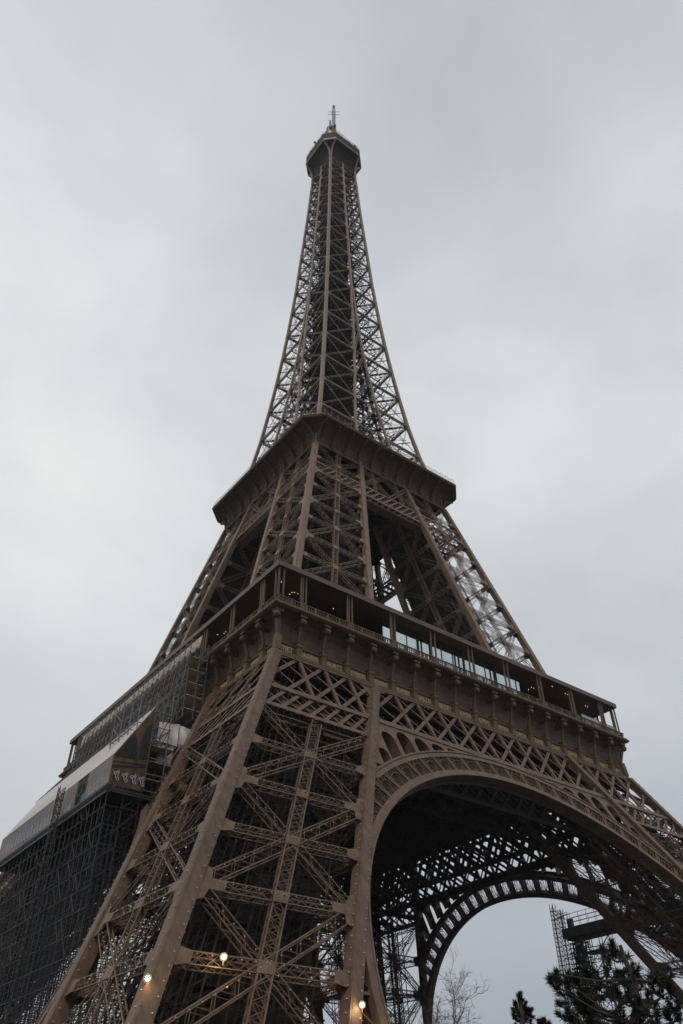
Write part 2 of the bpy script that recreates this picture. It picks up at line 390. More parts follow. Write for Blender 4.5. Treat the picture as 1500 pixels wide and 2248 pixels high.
    while z < zt-2.5:                                     # lift sleepers and zig-zag stairs
        ins.beam(inter(.72, .5, z), inter(.5, .72, z), .35, .5, (0, 0, 1)); ins.beam(inter(.62, .38, z), inter(.38, .62, z), .3, .4, (0, 0, 1))
        u0, u1 = (.14, .36) if q % 2 else (.36, .14)
        s0, s1 = inter(u0, .2, z), inter(u1, .2, z+2.4)
        ins.beam(s0, s1, .9, .12, (0, 0, 1)); ins.beam(s0+V3(0, .45, .9), s1+V3(0, .45, .9), .05, .05); ins.beam(s0+V3(0, -.45, .9), s1+V3(0, -.45, .9), .05, .05)
        ins.beam(inter(u1-.06, .2, z+2.4), inter(u1+.06, .2, z+2.4), 1.6, .1, (0, 0, 1))
        z += 2.4; q += 1
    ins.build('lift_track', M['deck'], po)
    if lamps:
        lo = lam.build('sparkle_lamps', M['lamp'], po); lo['kind'] = 'stuff'
    return po

def cL(i, j, z):
    h = hL(z); return V3(-h+i*WL, -h+j*WL, z)
def cU(i, j, z):
    h = hU(z); ww = wU(z); return V3(-h+i*ww, -h+j*ww, z)
NODES = [-3.8, 7.1, 18.0, 28.9, 39.7]
def light_block_shaft(corner, zb_, zt_, f0, f1, parent):  # added solid shaft, blocks light so the pillar interior goes dark
    mb = MB(); inter = lambda u, v, z: (corner(0,0,z)*(1-u)*(1-v)+corner(1,0,z)*u*(1-v)+corner(1,1,z)*u*v+corner(0,1,z)*(1-u)*v)
    vs = [inter(u, v, z) for z in (zb_, zt_) for u, v in ((f0, f0), (f1, f0), (f1, f1), (f0, f1))]
    mb.poly(vs, [(i, (i+1) % 4, 4+(i+1) % 4, 4+i) for i in range(4)]+[(3, 2, 1, 0), (4, 5, 6, 7)])
    for z in np.arange(zb_+1, zt_, 2.7):
        for u0, v0, u1, v1 in ((f0, f0, f1, f0), (f0, f0, f0, f1)): mb.beam(inter(u0-.02, v0-.02, z), inter(u1-.02, v1-.02, z), .35, .5, (0, 0, 1))
    for q in np.linspace(f0, f1, 5):
        mb.beam(inter(q, f0-.02, zb_), inter(q, f0-.02, zt_), .3, .4, (0, -1, 0)); mb.beam(inter(f0-.02, q, zb_), inter(f0-.02, q, zt_), .3, .4, (-1, 0, 0))
    return mb.build('light_block_shaft', M['deck'], parent)
pl = pillar('pillar', cL, NODES, 2.0, 50.4, M['paint'], 1.0, 1.0, .55, 1.2)
pu = pillar('upper_pillar', cU, [59.0, 69.5, 80.1, 90.7, 101.3, 111.3], 57.4, 111.3, M['paint_mid'], .85, .75, .4, 1.0, ch=.075, lc=.036)
for k in (1, 2, 3):
    a_, b_ = copy_tree(pl, tower, k*math.pi/2), copy_tree(pu, tower, k*math.pi/2)
    if k == 1:
        for ch in list(b_.children):
            if ch.name.startswith('lift_track'): bpy.data.objects.remove(ch)
    if k == 1: light_block_shaft(cU, 71, 111.2, .40, .94, b_)
    if k == 3: light_block_shaft(cL, 8.0, 50.3, .3, .9, a_)
    if k > 1: light_block_shaft(cU, 57.6, 111.2, .12, .92, b_)
light_block_shaft(cL, 8.0, 50.3, .3, .9, pl); light_block_shaft(cU, 57.6, 111.2, .25, .9, pu)
M['primer'] = mat('orange_primer', (.26, .095, .045), .7, var=.35, scale=2.0)
for (i_, j_, z0, z1, dx, dy) in ((0, 0, 63, 86, -.52, -.1), (0, 1, 63, 80, -.52, -.1), (0, 0, 63, 78, -.1, -.52)):
    mb = MB(); g_ = random.Random(int(z1))
    z = z0
    while z < z1:                                        # patches where the old paint has been stripped to the primer
        L_ = g_.uniform(.8, 3.0); p0, p1 = cU(i_, j_, z)+V3(dx, dy, 0), cU(i_, j_, min(z+L_, z1))+V3(dx, dy, 0)
        if dx < -.3: mb.beam(p0+V3(0, .34, 0), p1+V3(0, .34, 0), g_.uniform(.12, .34), .05, (-1, 0, 0))
        else: mb.beam(p0+V3(-.3, 0, 0), p1+V3(-.3, 0, 0), g_.uniform(.06, .2), .05, (0, -1, 0))
        z += L_+g_.choice((0, .1, .5))
    mb.build('primer_patch', M['primer'], pu)
# masonry feet
for k in range(4):
    mb = MB(); h = hL(2.0)
    for i in (0, 1):
        for j in (0, 1):
            c = (-h+i*WL, -h+j*WL)
            rows = [(3.0, -.6), (2.6, 1.2), (1.7, 1.9), (1.7, 2.3)]
            vs = [(c[0]+s*a, c[1]+t*a, z) for a, z in rows for s, t in ((-1,-1),(1,-1),(1,1),(-1,1))]
            mb.poly(vs, [(4*r_+q, 4*r_+(q+1) % 4, 4*r_+4+(q+1) % 4, 4*r_+4+q) for r_ in range(3) for q in range(4)]+[(12,13,14,15)])
    o = mb.build('stone_foot', M['stone'], tower); o.rotation_euler = (0, 0, k*math.pi/2)

# ------------------------------------------------------------------ belt girder below the first floor
def belt():
    mb = MB(); P = 3.88
    ha = hL(A_Z)
    def clip_bar(x0, z0, sx, zlo, zhi, wd, dp, off):
        # 45 degree bar in the face through (x0,z0): x = x0+sx*(z-z0)*SL
        pts = []
        for z in np.linspace(zlo, zhi, 41):
            x = x0+sx*(z-z0)*SL
            if abs(x) < hL(z)-.4: pts.append((x, z))
        if len(pts) > 2: mb.beam(PF(*pts[0], off), PF(*pts[-1], off), wd, dp, NL)
    for k in range(-13, 14):
        x0 = k*P
        # tall lattice
        clip_bar(x0, B_Z, 1, B_Z, A_Z, .46, .10, .02); clip_bar(x0, B_Z, -1, B_Z, A_Z, .24, .10, -.16)
        if abs(x0) < ha and abs(abs(x0)-19.4) > 1:
            if abs(x0) < hL(B_Z)-1: mb.beam(PF(x0, B_Z), PF(x0, A_Z), .46, .3, NL)
    for k in range(-26, 27):
        x0 = k*P/2
        for s, wd, off in ((1, .42, .02), (-1, .22, -.14)):
            pts = []
            for z in np.linspace(C_Z, B_Z, 31):
                x = x0+s*(z-B_Z)*SL
                if hL(z)-WL+.3 < abs(x) < hL(z)-.3: pts.append((x, z))
            if len(pts) > 2: mb.beam(PF(*pts[0], off), PF(*pts[-1], off), wd, .10, NL)
    for off, e in ((.12, 1.), (-1.6, .8)):
        hb = hL(B_Z)
        for a in (-1, 1):
            mb.beam(PF(a*(hb-.6), B_Z, off), PF(a*(hb-WL), B_Z, off), .75*e, .2, NL)
            hc = hL(C_Z)
            mb.beam(PF(a*(hc-.6), C_Z, off), PF(a*(hc-WL), C_Z, off), .6*e, .2, NL)
            mb.beam(PF(a*(hc-.6), C_Z-.75, off-.5), PF(a*(hc-WL), C_Z-.75, off-.5), .18, .15, NL)
        mb.beam(PF(-(hb-WL), B_Z, off), PF(hb-WL, B_Z, off), .8*e, .2, NL)
        mb.beam(PF(-ha+.6, A_Z-.25, off), PF(ha-.6, A_Z-.25, off), .6*e, .2, NL)
    for x in np.arange(-37, 37.1, P/2):                 # ties between the two lattice walls
        for z in (B_Z, A_Z-.3):
            if abs(x) < hL(z)-1: mb.beam(PF(x, z, 0), PF(x, z, -1.6), .14, .14, (1, 0, 0))
    # corner plates with rounded inner edge
    for a in (-1, 1):
        for q in (1, 0):
            xa = lambda z: a*(hL(z)-(0 if q else WL))
            for s in ((-a,) if q else (a, -a)):
                for zc, dz in ((A_Z-.55, -1),):
                    pts = [PF(xa(zc)+s*.4, zc, .06)]+[PF(xa(zc+dz*2.2*math.sin(t))+s*(.45+2.2*(1-math.cos(t-math.pi/2)) if False else .45+2.3*(1-math.sin(t))), zc+dz*2.3*(1-math.cos(t)), .06) for t in np.linspace(0, math.pi/2, 7)]
                    mb.plate(pts, NL, .1)
    lam = MB()
    for x in np.arange(-36, 36.1, 1.3):
        for z in (C_Z-.35, B_Z-.6, A_Z-.9):
            if abs(x) < hL(z)-1 and (z > B_Z-1 or abs(x) > hL(z)-WL+.5): octa(lam, PF(x, z, .2), .085)
    for k in range(-12, 13):
        for t in np.arange(.8, 6.2, 1.3):
            for s in (1, -1):
                x = k*P+s*t*SL
                if abs(x) < hL(B_Z+t)-.8: octa(lam, PF(x, B_Z+t, .18), .08)
    return mb, lam
mb, lam = belt()
bo = mb.build('belt_girder', M['paint'], tower); lo = lam.build('sparkle_lamps', M['lamp'], bo); lo['kind'] = 'stuff'
for k in (1, 2, 3): copy_tree(bo, tower, k*math.pi/2)

# ------------------------------------------------------------------ arches
S0, RI, RE = 8.6, 36.3, 40.1
def AP(x, s, o=0.):                                     # point in the sloping arch plane: x and slope height s
    z = s/SL; return PF(x, z, o)
def arc_pt(th, r, o=0.): return AP(r*math.cos(th), S0+r*math.sin(th), o)
def rim(mb, r0, r1, o0, o1, t0, t1, seg=96):
    vs = []; fs = []
    for i in range(seg+1):
        t = t0+(t1-t0)*i/seg
        vs += [arc_pt(t, r0, o0), arc_pt(t, r1, o0), arc_pt(t, r1, o1), arc_pt(t, r0, o1)]
    for i in range(seg):
        for q in range(4): fs.append((4*i+q, 4*i+(q+1) % 4, 4*i+4+(q+1) % 4, 4*i+4+q))
    mb.poly(vs, fs+[(0, 1, 2, 3), (4*seg+3, 4*seg+2, 4*seg+1, 4*seg)])
def leg_edge(s): return hL(s/SL)-WL
# where the outer rim meets the pillar
TE = next(t for t in np.linspace(math.pi/2, 0, 2000) if RE*math.cos(t) > leg_edge(S0+RE*math.sin(t))-.45)
TR = next(t for t in np.linspace(math.pi/2, 0, 2000) if 38.3*math.cos(t) > leg_edge(S0+38.3*math.sin(t))-.2)
DEP = 1.0
def arch():
    mb = MB(); a0, a1 = R(-7), R(187)
    rim(mb, RI, RI+.85, .28, -.5, a0, a1); rim(mb, RI-.05, RI+.12, .36, .24, a0, a1)
    rim(mb, RE-.75, RE, .22, -.5, TE, math.pi-TE); rim(mb, RE-.08, RE+.1, .32, .18, TE, math.pi-TE)
    rim(mb, RI, RI+.85, -DEP, -DEP-.3, a0, a1)
    rim(mb, RE-.75, RE, -DEP, -DEP-.5, TE, math.pi-TE)
    nb = 62
    for i in range(nb):                                  # laced underside and upper side between the two rings
        t, t2 = a0+(a1-a0)*i/nb, a0+(a1-a0)*(i+1)/nb
        mb.beam(arc_pt(t, RI+.15, -.4), arc_pt(t2, RI+.15, -DEP), .3, .1, arc_pt(t, 1)-arc_pt(t, 0))
        mb.beam(arc_pt(t, RI+.15, -DEP), arc_pt(t2, RI+.15, -.4), .3, .1, arc_pt(t, 1)-arc_pt(t, 0))
        mb.beam(arc_pt(t, RI+.3, -.4), arc_pt(t, RI+.3, -DEP), .45, .3, arc_pt(t, 1)-arc_pt(t, 0))
        if TE < t < math.pi-TE:
            mb.beam(arc_pt(t, RE-.3, -.4), arc_pt(t, RE-.3, -DEP), .4, .3, arc_pt(t, 1)-arc_pt(t, 0))
    # ties from the lower arch to the pillar
    for s in (1, -1):
        for i, t in enumerate(np.linspace(R(3), TR, 9)):
            p = arc_pt(t if s > 0 else math.pi-t, RI+.5, -.2); z = p[2]
            q = PF(s*(hL(z)-WL), z, -.2)
            mb.beam(p, q, .25, .2, NL)
            q2 = PF(s*(hL(z+2)-WL), z+2, -.2); mb.beam(p, q2, .18, .15, NL)
    return mb
ao = arch().build('arch', M['paint'], tower)
def fan():
    """one ornamental panel, in local x (along the arch), y (radially outwards), z (out of the face)"""
    b = MB(); y0, y1 = RI+.82, RE-.72; hgt = y1-y0; hw = 1.27
    n = (0, 0, 1)
    for s in (-1, 1):
        b.beam((s*hw, y0, .05), (s*hw, y1, .05), .2, .18, n); b.beam((s*hw, y0, -.75), (s*hw, y1, -.75), .08, .6, n)
    b.beam((hw-.28, y0, -.1), (hw-.28, y1, -.1), .07, .1, n); b.beam((-hw+.28, y0, -.1), (-hw+.28, y1, -.1), .07, .1, n)
    def line(pts, wd=.09):
        for p, q in zip(pts[:-1], pts[1:]): b.beam((*p, .02), (*q, .02), wd, .1, n)
    el = lambda t: (.86*math.cos(t), y0+hgt*.58+hgt*.22*math.sin(t))
    line([el(t) for t in np.linspace(0, math.pi, 9)], .085)
    for t in np.linspace(.3, math.pi-.3, 4): line([(.12*math.cos(t), y0+.05), el(t)], .055)
    for s in (-1, 1):
        line([(s*.86, y0+hgt*.58), (s*.8, y0+.35)], .06)
        for (cx, cy, r, tt) in ((.68, hgt*.86, .24, 1), (.3, hgt*.9, .16, 1), (.74, .34, .26, -1)):
            sp = [(s*(cx+r*(1-.55*i/11)*math.cos(2.2*math.pi*i/11)), y0+cy+tt*r*(1-.55*i/11)*math.sin(2.2*math.pi*i/11)) for i in range(12)]
            line(sp, .06)
    return b.build('fan_panel', M['paint'], ao)
NF = 42
fan0 = fan(); first = True
for i in range(NF):
    t = math.pi*(i+.5)/NF
    if not TR-.01 < t < math.pi-TR+.01: continue
    c = arc_pt(t, 0); ex = unit(arc_pt(t-.01, 10)-arc_pt(t, 10)); ey = unit(arc_pt(t, 10)-c)
    ex = unit(ex-ey*np.dot(ex, ey)); ez = np.cross(ex, ey)
    o = fan0 if first else fan0.copy()
    if not first: col.objects.link(o); o.parent = ao
    first = False
    mtx = Matrix(((ex[0], ey[0], ez[0], c[0]), (ex[1], ey[1], ez[1], c[1]), (ex[2], ey[2], ez[2], c[2]), (0, 0, 0, 1)))
    o.matrix_local = mtx
# pierced spandrel plates
def spandrel(sg):
    mb = MB(); th0, th1 = -.12, .1
    outer = []
    sB = (B_Z-.3)*SL
    ts = np.linspace(TE, math.pi/2-.02, 26)
    for t in ts: outer.append((-RE*math.cos(t), S0+RE*math.sin(t)-.3))
    outer.append((-.4, sB+.05))
    e = leg_edge(sB)-.3
    outer.append((-e, sB+.05))
    outer.append((-leg_edge(S0+RE*math.sin(TE))+.3, S0+RE*math.sin(TE)))
    holes = []
    for xc, zt, wd in ((-24.75, 36.35, 1.0), (-23.1, 39.1, 1.5), (-21.1, 42.2, 2.0), (-18.3, 43.0, 2.2), (-15.35, 43.0, 2.2), (-12.4, 42.95, 2.1), (-9.7, 43.0, 1.7)):
        st = zt*SL; r = wd/2; hole = []
        eb = lambda x: S0+math.sqrt(RE*RE-x*x)+.35
        xs = np.linspace(xc-r, xc+r, 5)
        for x in xs: hole.append((x, eb(x)))
        ry = min(r*1.25, max(.2, st-eb(xc+r)-.1))
        for t in np.linspace(0, math.pi, 11): hole.append((xc+r*math.cos(t), max(st-ry+ry*math.sin(t), eb(xc+r*math.cos(t))+.02)))
        holes.append(hole)
    loops = [outer]+holes
    if sg > 0: loops = [[(-x, s) for x, s in l] for l in loops]
    tri = tessellate_polygon([[Vector((x, s, 0)) for x, s in l] for l in loops])
    flat = [q for l in loops for q in l]; n = len(flat)
    vs = [AP(x, s, th1) for x, s in flat]+[AP(x, s, th0) for x, s in flat]
    fs = [tuple(t) for t in tri]+[tuple(i+n for i in t) for t in tri]
    o = 0
    for l in loops:
        k = len(l); fs += [(o+i, o+(i+1) % k, n+o+(i+1) % k, n+o+i) for i in range(k)]; o += k
    mb.poly(vs, fs)
    for l in loops[1:]:                                  # deep reveals behind each slot
        k = len(l)
        v2 = [AP(x, s, -.05) for x, s in l]+[AP(x, s, -1.3) for x, s in l]
        mb.poly(v2, [(i, (i+1) % k, k+(i+1) % k, k+i) for i in range(4, k-1)])
    return mb
for sg in (-1, 1): spandrel(sg).build('pierced_plate', M['paint'], ao)
lam = MB()
for t in np.linspace(TE, math.pi-TE, 70): octa(lam, arc_pt(t, RE+.15, .3), .08); octa(lam, arc_pt(t, RE-.85, .2), .08)
lo = lam.build('sparkle_lamps', M['lamp'], ao); lo['kind'] = 'stuff'
for k in (1, 2, 3): copy_tree(ao, tower, k*math.pi/2)

# ------------------------------------------------------------------ first floor
mb = MB(); ring(mb, [(33.0, 50.3), (34.55, 50.3), (34.75, 50.5), (34.75, 50.85), (34.5, 51.0), (34.35, 51.2), (33.0, 51.2)])
mb.build('ledge', M['gold'], tower)
mb = MB(); ring(mb, [(33.98, 51.18), (33.98, 52.35), (34.12, 52.42), (34.12, 52.6), (33.75, 52.75), (33.45, 53.1), (33.4, 54.6), (33.6, 55.5), (34.1, 56.15), (34.9, 56.6), (35.0, 56.62), (32.5, 56.62), (32.5, 51.18)])
fz = mb.build('frieze', M['gold'], tower)
mb = MB(); ring(mb, [(31, 56.6), (35.2, 56.6), (35.55, 56.75), (35.75, 56.95), (35.75, 57.2), (35.55, 57.35), (35.55, 57.45), (31, 57.45)])
mb.build('gallery_floor', M['gold'], tower)
mb = MB(); ring(mb, [(32.6, 54.6), (32.6, 56.55), (12.5, 56.55), (12.5, 54.6)])
for q in np.arange(-30, 30.1, 5.0):
    for e in (0, 1):
        for a in (-1, 1):
            f = (lambda u, v: (u, v, 53.2)) if e else (lambda u, v: (v, u, 53.2))
            if abs(q) > 12.5:
                if a > 0: laced(mb, f(q, -32), f(q, 32), (0, 0, 1) if False else (1, 0, 0) if e else (0, 1, 0), 2.6, .5, 2.6, ch=.35, lc=.25, x=True, sides=False)
            else: laced(mb, f(q, a*12.6), f(q, a*32), (1, 0, 0) if e else (0, 1, 0), 2.6, .5, 2.6, ch=.35, lc=.25, x=True, sides=False)
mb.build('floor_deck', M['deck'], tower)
mb = MB()
for k in range(4):
    for hh, z0, z1 in ((31.0, 49.5, 54.5), (28.0, 49.5, 54.5), (20.0, 50.0, 54.5)):
        laced(mb, side(k, (-hh, -hh, (z0+z1)/2)), side(k, (hh, -hh, (z0+z1)/2)), side(k, (0, -1, 0)), z1-z0, 1.2, 3.9, ch=1.1, lc=1.0, x=2, sides=False)
mb.build('floor_truss', M['deck'], tower)
mb = MB()                                                # second, inner girder joining the inner faces of the pillars
for k in range(4):
    n_ = side(k, (0, -1, K1))
    for off_, stp, wd_ in ((WL, 1.94, .46), (WL*.55, 2.7, .42)):
        Q = lambda x, z: side(k, (x, -(hL(z)-off_), z))
        for x in np.arange(-36, 36, stp):
            for sg in (1, -1):
                pts = [(x+sg*(z-41)*1.1, z) for z in np.linspace(41, 51.5, 30)]; pts = [q for q in pts if abs(q[0]) < hL(q[1])-.8]
                if len(pts) > 2: mb.beam(Q(*pts[0]), Q(*pts[-1]), wd_, .15, n_)
        for z, wd in ((41, .8), (46.5, .5), (51.5, .8)): e = hL(z)-.8; mb.beam(Q(-e, z), Q(e, z), wd, .3, n_)
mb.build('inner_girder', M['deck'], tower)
# consoles between the names
def console():
    b = MB()
    b.box((-.36, -34.62, 51.0), (.36, -33.9, 52.3)); b.box((-.44, -34.72, 52.3), (.44, -33.9, 52.5)); b.box((-.3, -34.55, 52.5), (.3, -33.6, 52.95))
    b.box((-.38, -34.62, 52.95), (.38, -33.5, 53.1))
    b.beam((0, -34.2, 53.1), (0, -34.75, 55.3), .38, .3, (0, -1, 0)); b.beam((0, -34.36, 53.1), (0, -34.91, 55.3), .2, .06, (0, -1, 0))
    b.cyl((-.36, -35.05, 55.72), (.36, -35.05, 55.72), .46, seg=14); b.cyl((-.42, -35.05, 55.72), (.42, -35.05, 55.72), .28, seg=10)
    b.beam((0, -33.4, 55.6), (0, -35.0, 56.2), .56, .7, (0, -.4, 1)); b.box((-.5, -35.4, 56.25), (.5, -33.9, 56.6))
    b.box((-.3, -34.9, 55.15), (.3, -34.3, 55.35))
    return b
co = console().build('console', M['gold'], tower); co.location = (0, 0, 0)
PITCH_C = 3.885
for k in range(4):
    for i in range(-8, 9):
        if k == 0 and i == 0: continue
        o = co.copy(); col.objects.link(o); o.parent = tower
        o.rotation_euler = (0, 0, k*math.pi/2); o.location = side(k, (i*PITCH_C, 0, 0))
for s, t in ((-1,-1),(1,-1),(1,1),(-1,1)):
    mb = MB(); o0 = lambda h, z: (s*h, t*h, z)
    mb.beam(o0(34.35, 51.0), o0(34.15, 53.2), .8, .8, (s, 0, 0)); mb.beam(o0(34.0, 53.2), o0(34.5, 55.3), .55, .55, (s, 0, 0))
    mb.beam(o0(33.6, 51.0), o0(33.5, 53.4), .45, 2.2, (s, t, 0)); mb.beam(o0(33.5, 53.4), o0(33.9, 56.4), .45, 2.2, (s, t, 0)); mb.ball(o0(34.85, 55.75), .5, 12, 8); mb.box((s*34.6-.55, t*34.6-.55, 56.2), (s*34.6+.55, t*34.6+.55, 56.6))
    mb.build('corner_console', M['gold'], tower)
# gilded names
NAMES = [
 ['PETIET','DAGUERRE','WURTZ','LE VERRIER','PERDONNET','DELAMBRE','MALUS','BREGUET','POLONCEAU','DUMAS','CLAPEYRON','BORDA','FOURIER','BICHAT','SAUVAGE','PELOUZE','CARNOT','LAMÉ'],
 None, None,
 ['CAUCHY','BELGRAND','REGNAULT','FRESNEL','DE PRONY','VICAT','EBELMEN','COULOMB','POINSOT','FOUCAULT','DELAUNAY','MORIN','HAÜY','COMBES','THÉNARD','ARAGO','POISSON','MONGE']]
def text_mesh(s):
    cu = bpy.data.curves.new('lettering', 'FONT'); cu.body = s; cu.size = 1; cu.extrude = .03; cu.align_x = 'CENTER'; cu.resolution_u = 2; cu.offset = .025
    ob = bpy.data.objects.new('lettering', cu); col.objects.link(ob)
    bpy.context.view_layer.update()
    me = bpy.data.meshes.new_from_object(ob); bpy.data.objects.remove(ob); bpy.data.curves.remove(cu)
    me.name = 'lettering'; return me
for k in (0, 3):
    for i, nm in enumerate(NAMES[k]):
        me = text_mesh(nm); xs = [v.co.x for v in me.vertices]; wdt = max(xs)-min(xs)
        o = bpy.data.objects.new('lettering', me); me.materials.append(M['letter']); col.objects.link(o); o.parent = fz
        sx = min(.95, 2.75/wdt)
        x = (i-8.5)*PITCH_C; p = side(k, (x, -34.0, 51.5))
        o.matrix_local = Matrix.Translation(p) @ Matrix.Rotation(k*math.pi/2, 4, 'Z') @ Matrix.Rotation(math.pi/2, 4, 'X') @ Matrix.Diagonal((sx, .92, 1, 1))
# balustrade
mb = MB()
ring(mb, [(35.32, 58.3), (35.32, 58.42), (35.12, 58.42), (35.12, 58.3)]); ring(mb, [(35.3, 57.55), (35.3, 57.63), (35.16, 57.63), (35.16, 57.55)])
ring(mb, [(35.26, 58.0), (35.26, 58.05), (35.2, 58.05), (35.2, 58.0)])
for k in range(4):
    for x in np.arange(-35, 35.01, .37): mb.beam(side(k, (x, -35.22, 57.45)), side(k, (x, -35.22, 58.3)), .11, .07, side(k, (0, -1, 0)))
    for x in np.arange(-35, 35.01, PITCH_C/2): mb.beam(side(k, (x, -35.22, 57.45)), side(k, (x, -35.22, 58.45)), .28, .16, side(k, (0, -1, 0)))
    for x in PITCH_C*2*np.arange(-4, 5): 
        for d in (-.4, 0, .4): mb.beam(side(k, (x+d, -35.2, 57.45)), side(k, (x+d, -35.2, 58.5)), .36, .18, side(k, (0, -1, 0)))
mb.build('balustrade', M['gold'], tower)
# posts
ph = 34.85
def post(xs, wd):
    b = MB()
    for x in xs:
        b.beam((x, -ph, 57.4), (x, -ph, 63.12), wd, wd, (0, -1, 0)); b.beam((x, -ph, 58.5), (x, -ph, 58.7), wd*1.5, wd*1.5, (0, -1, 0)); b.beam((x, -ph, 62.9), (x, -ph, 63.1), wd*1.6, wd*1.6, (0, -1, 0))
    return b
pp = post((-.4, .4), .2).build('post_pair', M['gold'], tower)
ps = post((0,), .15).build('slim_post', M['gold'], tower)
n_pp = n_ps = 0
for k in range(4):
    for i in range(-4, 5):
        xp = i*7.73
        if abs(i) < 4 or abs(i) == 4:
            if abs(xp) > 32: continue
            o = pp if n_pp == 0 else pp.copy(); n_pp += 1
            if o is not pp: col.objects.link(o); o.parent = tower
            o.rotation_euler = (0, 0, k*math.pi/2); o.location = side(k, (xp+(.0 if abs(i) else 0), 0, 0))
    for x in (-31, -23.3, -15.6, 15.7, 23.4, 30.9):
        o = ps if n_ps == 0 else ps.copy(); n_ps += 1
        if o is not ps: col.objects.link(o); o.parent = tower
        o.rotation_euler = (0, 0, k*math.pi/2); o.location = side(k, (x, 0, 0))
for s, t in ((-1,-1),(1,-1),(1,1),(-1,1)):
    b = MB()
    for dx, dy in ((0, 0), (-.75, 0), (0, -.75)):
        b.beam((s*(ph+dx), t*(ph+dy), 57.4), (s*(ph+dx), t*(ph+dy), 63.12), .2, .2, (1, 0, 0))
    b.build('corner_post', M['gold'], tower)
mb = MB(); ring(mb, [(35.25, 63.1), (35.25, 63.85), (35.0, 63.95), (25.0, 64.1), (25.0, 63.1), (30, 63.12), (34.8, 63.12)])
mb.build('gallery_roof', M['roof'], tower)
# ceiling lamps
lights = MB()
for k in (0, 3):
    for (lo_, hi_) in ((-34, -15.5), (14, 34)):
        for _ in range(9): 
            x, y = rng.uniform(lo_, hi_), -rng.uniform(29.5, 34.2); z = rng.choice((63.0, 62.9, 62.2))
            octa(lights, side(k, (x, y, z-.1)), .06)
            if rng.random() < .4: octa(lights, side(k, (x+.55, y, z-.1)), .055)
lo = lights.build('ceiling_lamps', M['warm'], tower); lo['kind'] = 'stuff'
# glazed pavilion fronts
gb = MB(); fb = MB(); HG = 33.4
gb.poly([(-16.2, -HG, 57.45), (12.2, -HG, 57.45), (12.2, -HG, 63.05), (-16.2, -HG, 63.05), (-16.2, -HG+.1, 57.45), (12.2, -HG+.1, 57.45), (12.2, -HG+.1, 63.05), (-16.2, -HG+.1, 63.05)],
        [(0,1,2,3),(7,6,5,4),(0,4,5,1),(2,6,7,3),(1,5,6,2),(0,3,7,4)])
for i, x in enumerate(np.arange(-16.2, 12.3, 2.3)):
    wd = .34 if i % 3 == 1 else .035
    fb.beam((x, -HG-.06, 57.45), (x, -HG-.06, 63.05), wd, .1, (0, -1, 0))
fb.beam((-16.2, -HG-.06, 57.6), (12.2, -HG-.06, 57.6), .2, .1, (0, -1, 0))
for x in np.arange(-15, 12, 2.1):
    for j in range(8):
        a, b_ = math.pi*j/8, math.pi*(j+1)/8
        fb.beam((x+.6*math.cos(a), -33.6, 58.2+.55*math.sin(a)), (x+.6*math.cos(b_), -33.6, 58.2+.55*math.sin(b_)), .05, .05, (0, -1, 0))
po = gb.build('glazed_front', M['glass'], tower); fb.build('window_frame', M['darksteel'], po)
for k in (1, 2, 3): copy_tree(po, tower, k*math.pi/2)
# glass screen at the far corner, with its lamp
gs = MB(); gs.box((25.6, -34.55, 57.45), (34.4, -34.5, 59.45)); 
for x in np.arange(25.6, 34.5, 1.46): gs.beam((x, -34.58, 57.45), (x, -34.58, 59.5), .06, .05, (0, -1, 0))
gs.beam((25.6, -34.53, 59.5), (34.4, -34.53, 59.5), .08, .08)
gs.build('glass_screen', M['glass2'], tower)
# kiosks and clutter standing on the first floor, set back behind the balustrade
mb = MB()
for (x, y, a, h_) in ((-32.4, -33.6, .5, 1.9), (-28.6, -33.2, .4, 1.5), (-24.5, -33, .8, 1.6), (-18.2, -32.8, .9, 2.2), (17, -32.5, .8, 1.6)):
    mb.box((x-a, y-.4, 57.45), (x+a, y+.4, 57.45+h_)); mb.box((x-a-.1, y-.5, 57.45+h_), (x+a+.1, y+.5, 57.55+h_))
mb.build('kiosk_counter', M['darksteel'], tower)

# ------------------------------------------------------------------ belt below the second floor
PU = lambda x, z, o=0.: np.array([x, -hU(z), z])+NU*o
NU = unit(np.array([0, -1, K2]))
mb = MB()
zb, zt = 101.4, 104.5
for off in (.05, -1.2):
    for z, wd in ((zb, .45), (zt, .42)):
        h = hU(z); mb.beam(PU(-h+.5, z, off), PU(h-.5, z, off), wd, .18, NU)
    for x in np.arange(-26, 26, 1.55):
        for s, wd in ((1, .34), (-1, .16)):
            x1 = x+s*(zt-zb)*1.03
            if abs(x) < hU(zb)-.4 and abs(x1) < hU(zt)-.4: mb.beam(PU(x, zb, off+(0 if s > 0 else -.1)), PU(x1, zt, off+(0 if s > 0 else -.1)), wd, .07, NU)
for a in (-1, 1):                                        # bracing between this belt and the cove
    e = lambda z: a*(hU(z)-wU(z))
    laced(mb, PU(e(zt), zt), PU(0, 111.2), NU, .7, .5, .9); laced(mb, PU(0, zt), PU(e(111.2), 111.2), NU, .7, .5, .9)
    laced(mb, PU(e(zt)/2, zt), PU(e(111)/2, 111.2), NU, .5, .4, .9)
mb.beam(PU(-8, zb-.4, -1.4), PU(8, zb-.4, -1.4), .3, 1.6, NU)
o = mb.build('upper_belt_girder', M['paint_mid'], tower)
for k in (1, 2, 3): copy_tree(o, tower, k*math.pi/2)

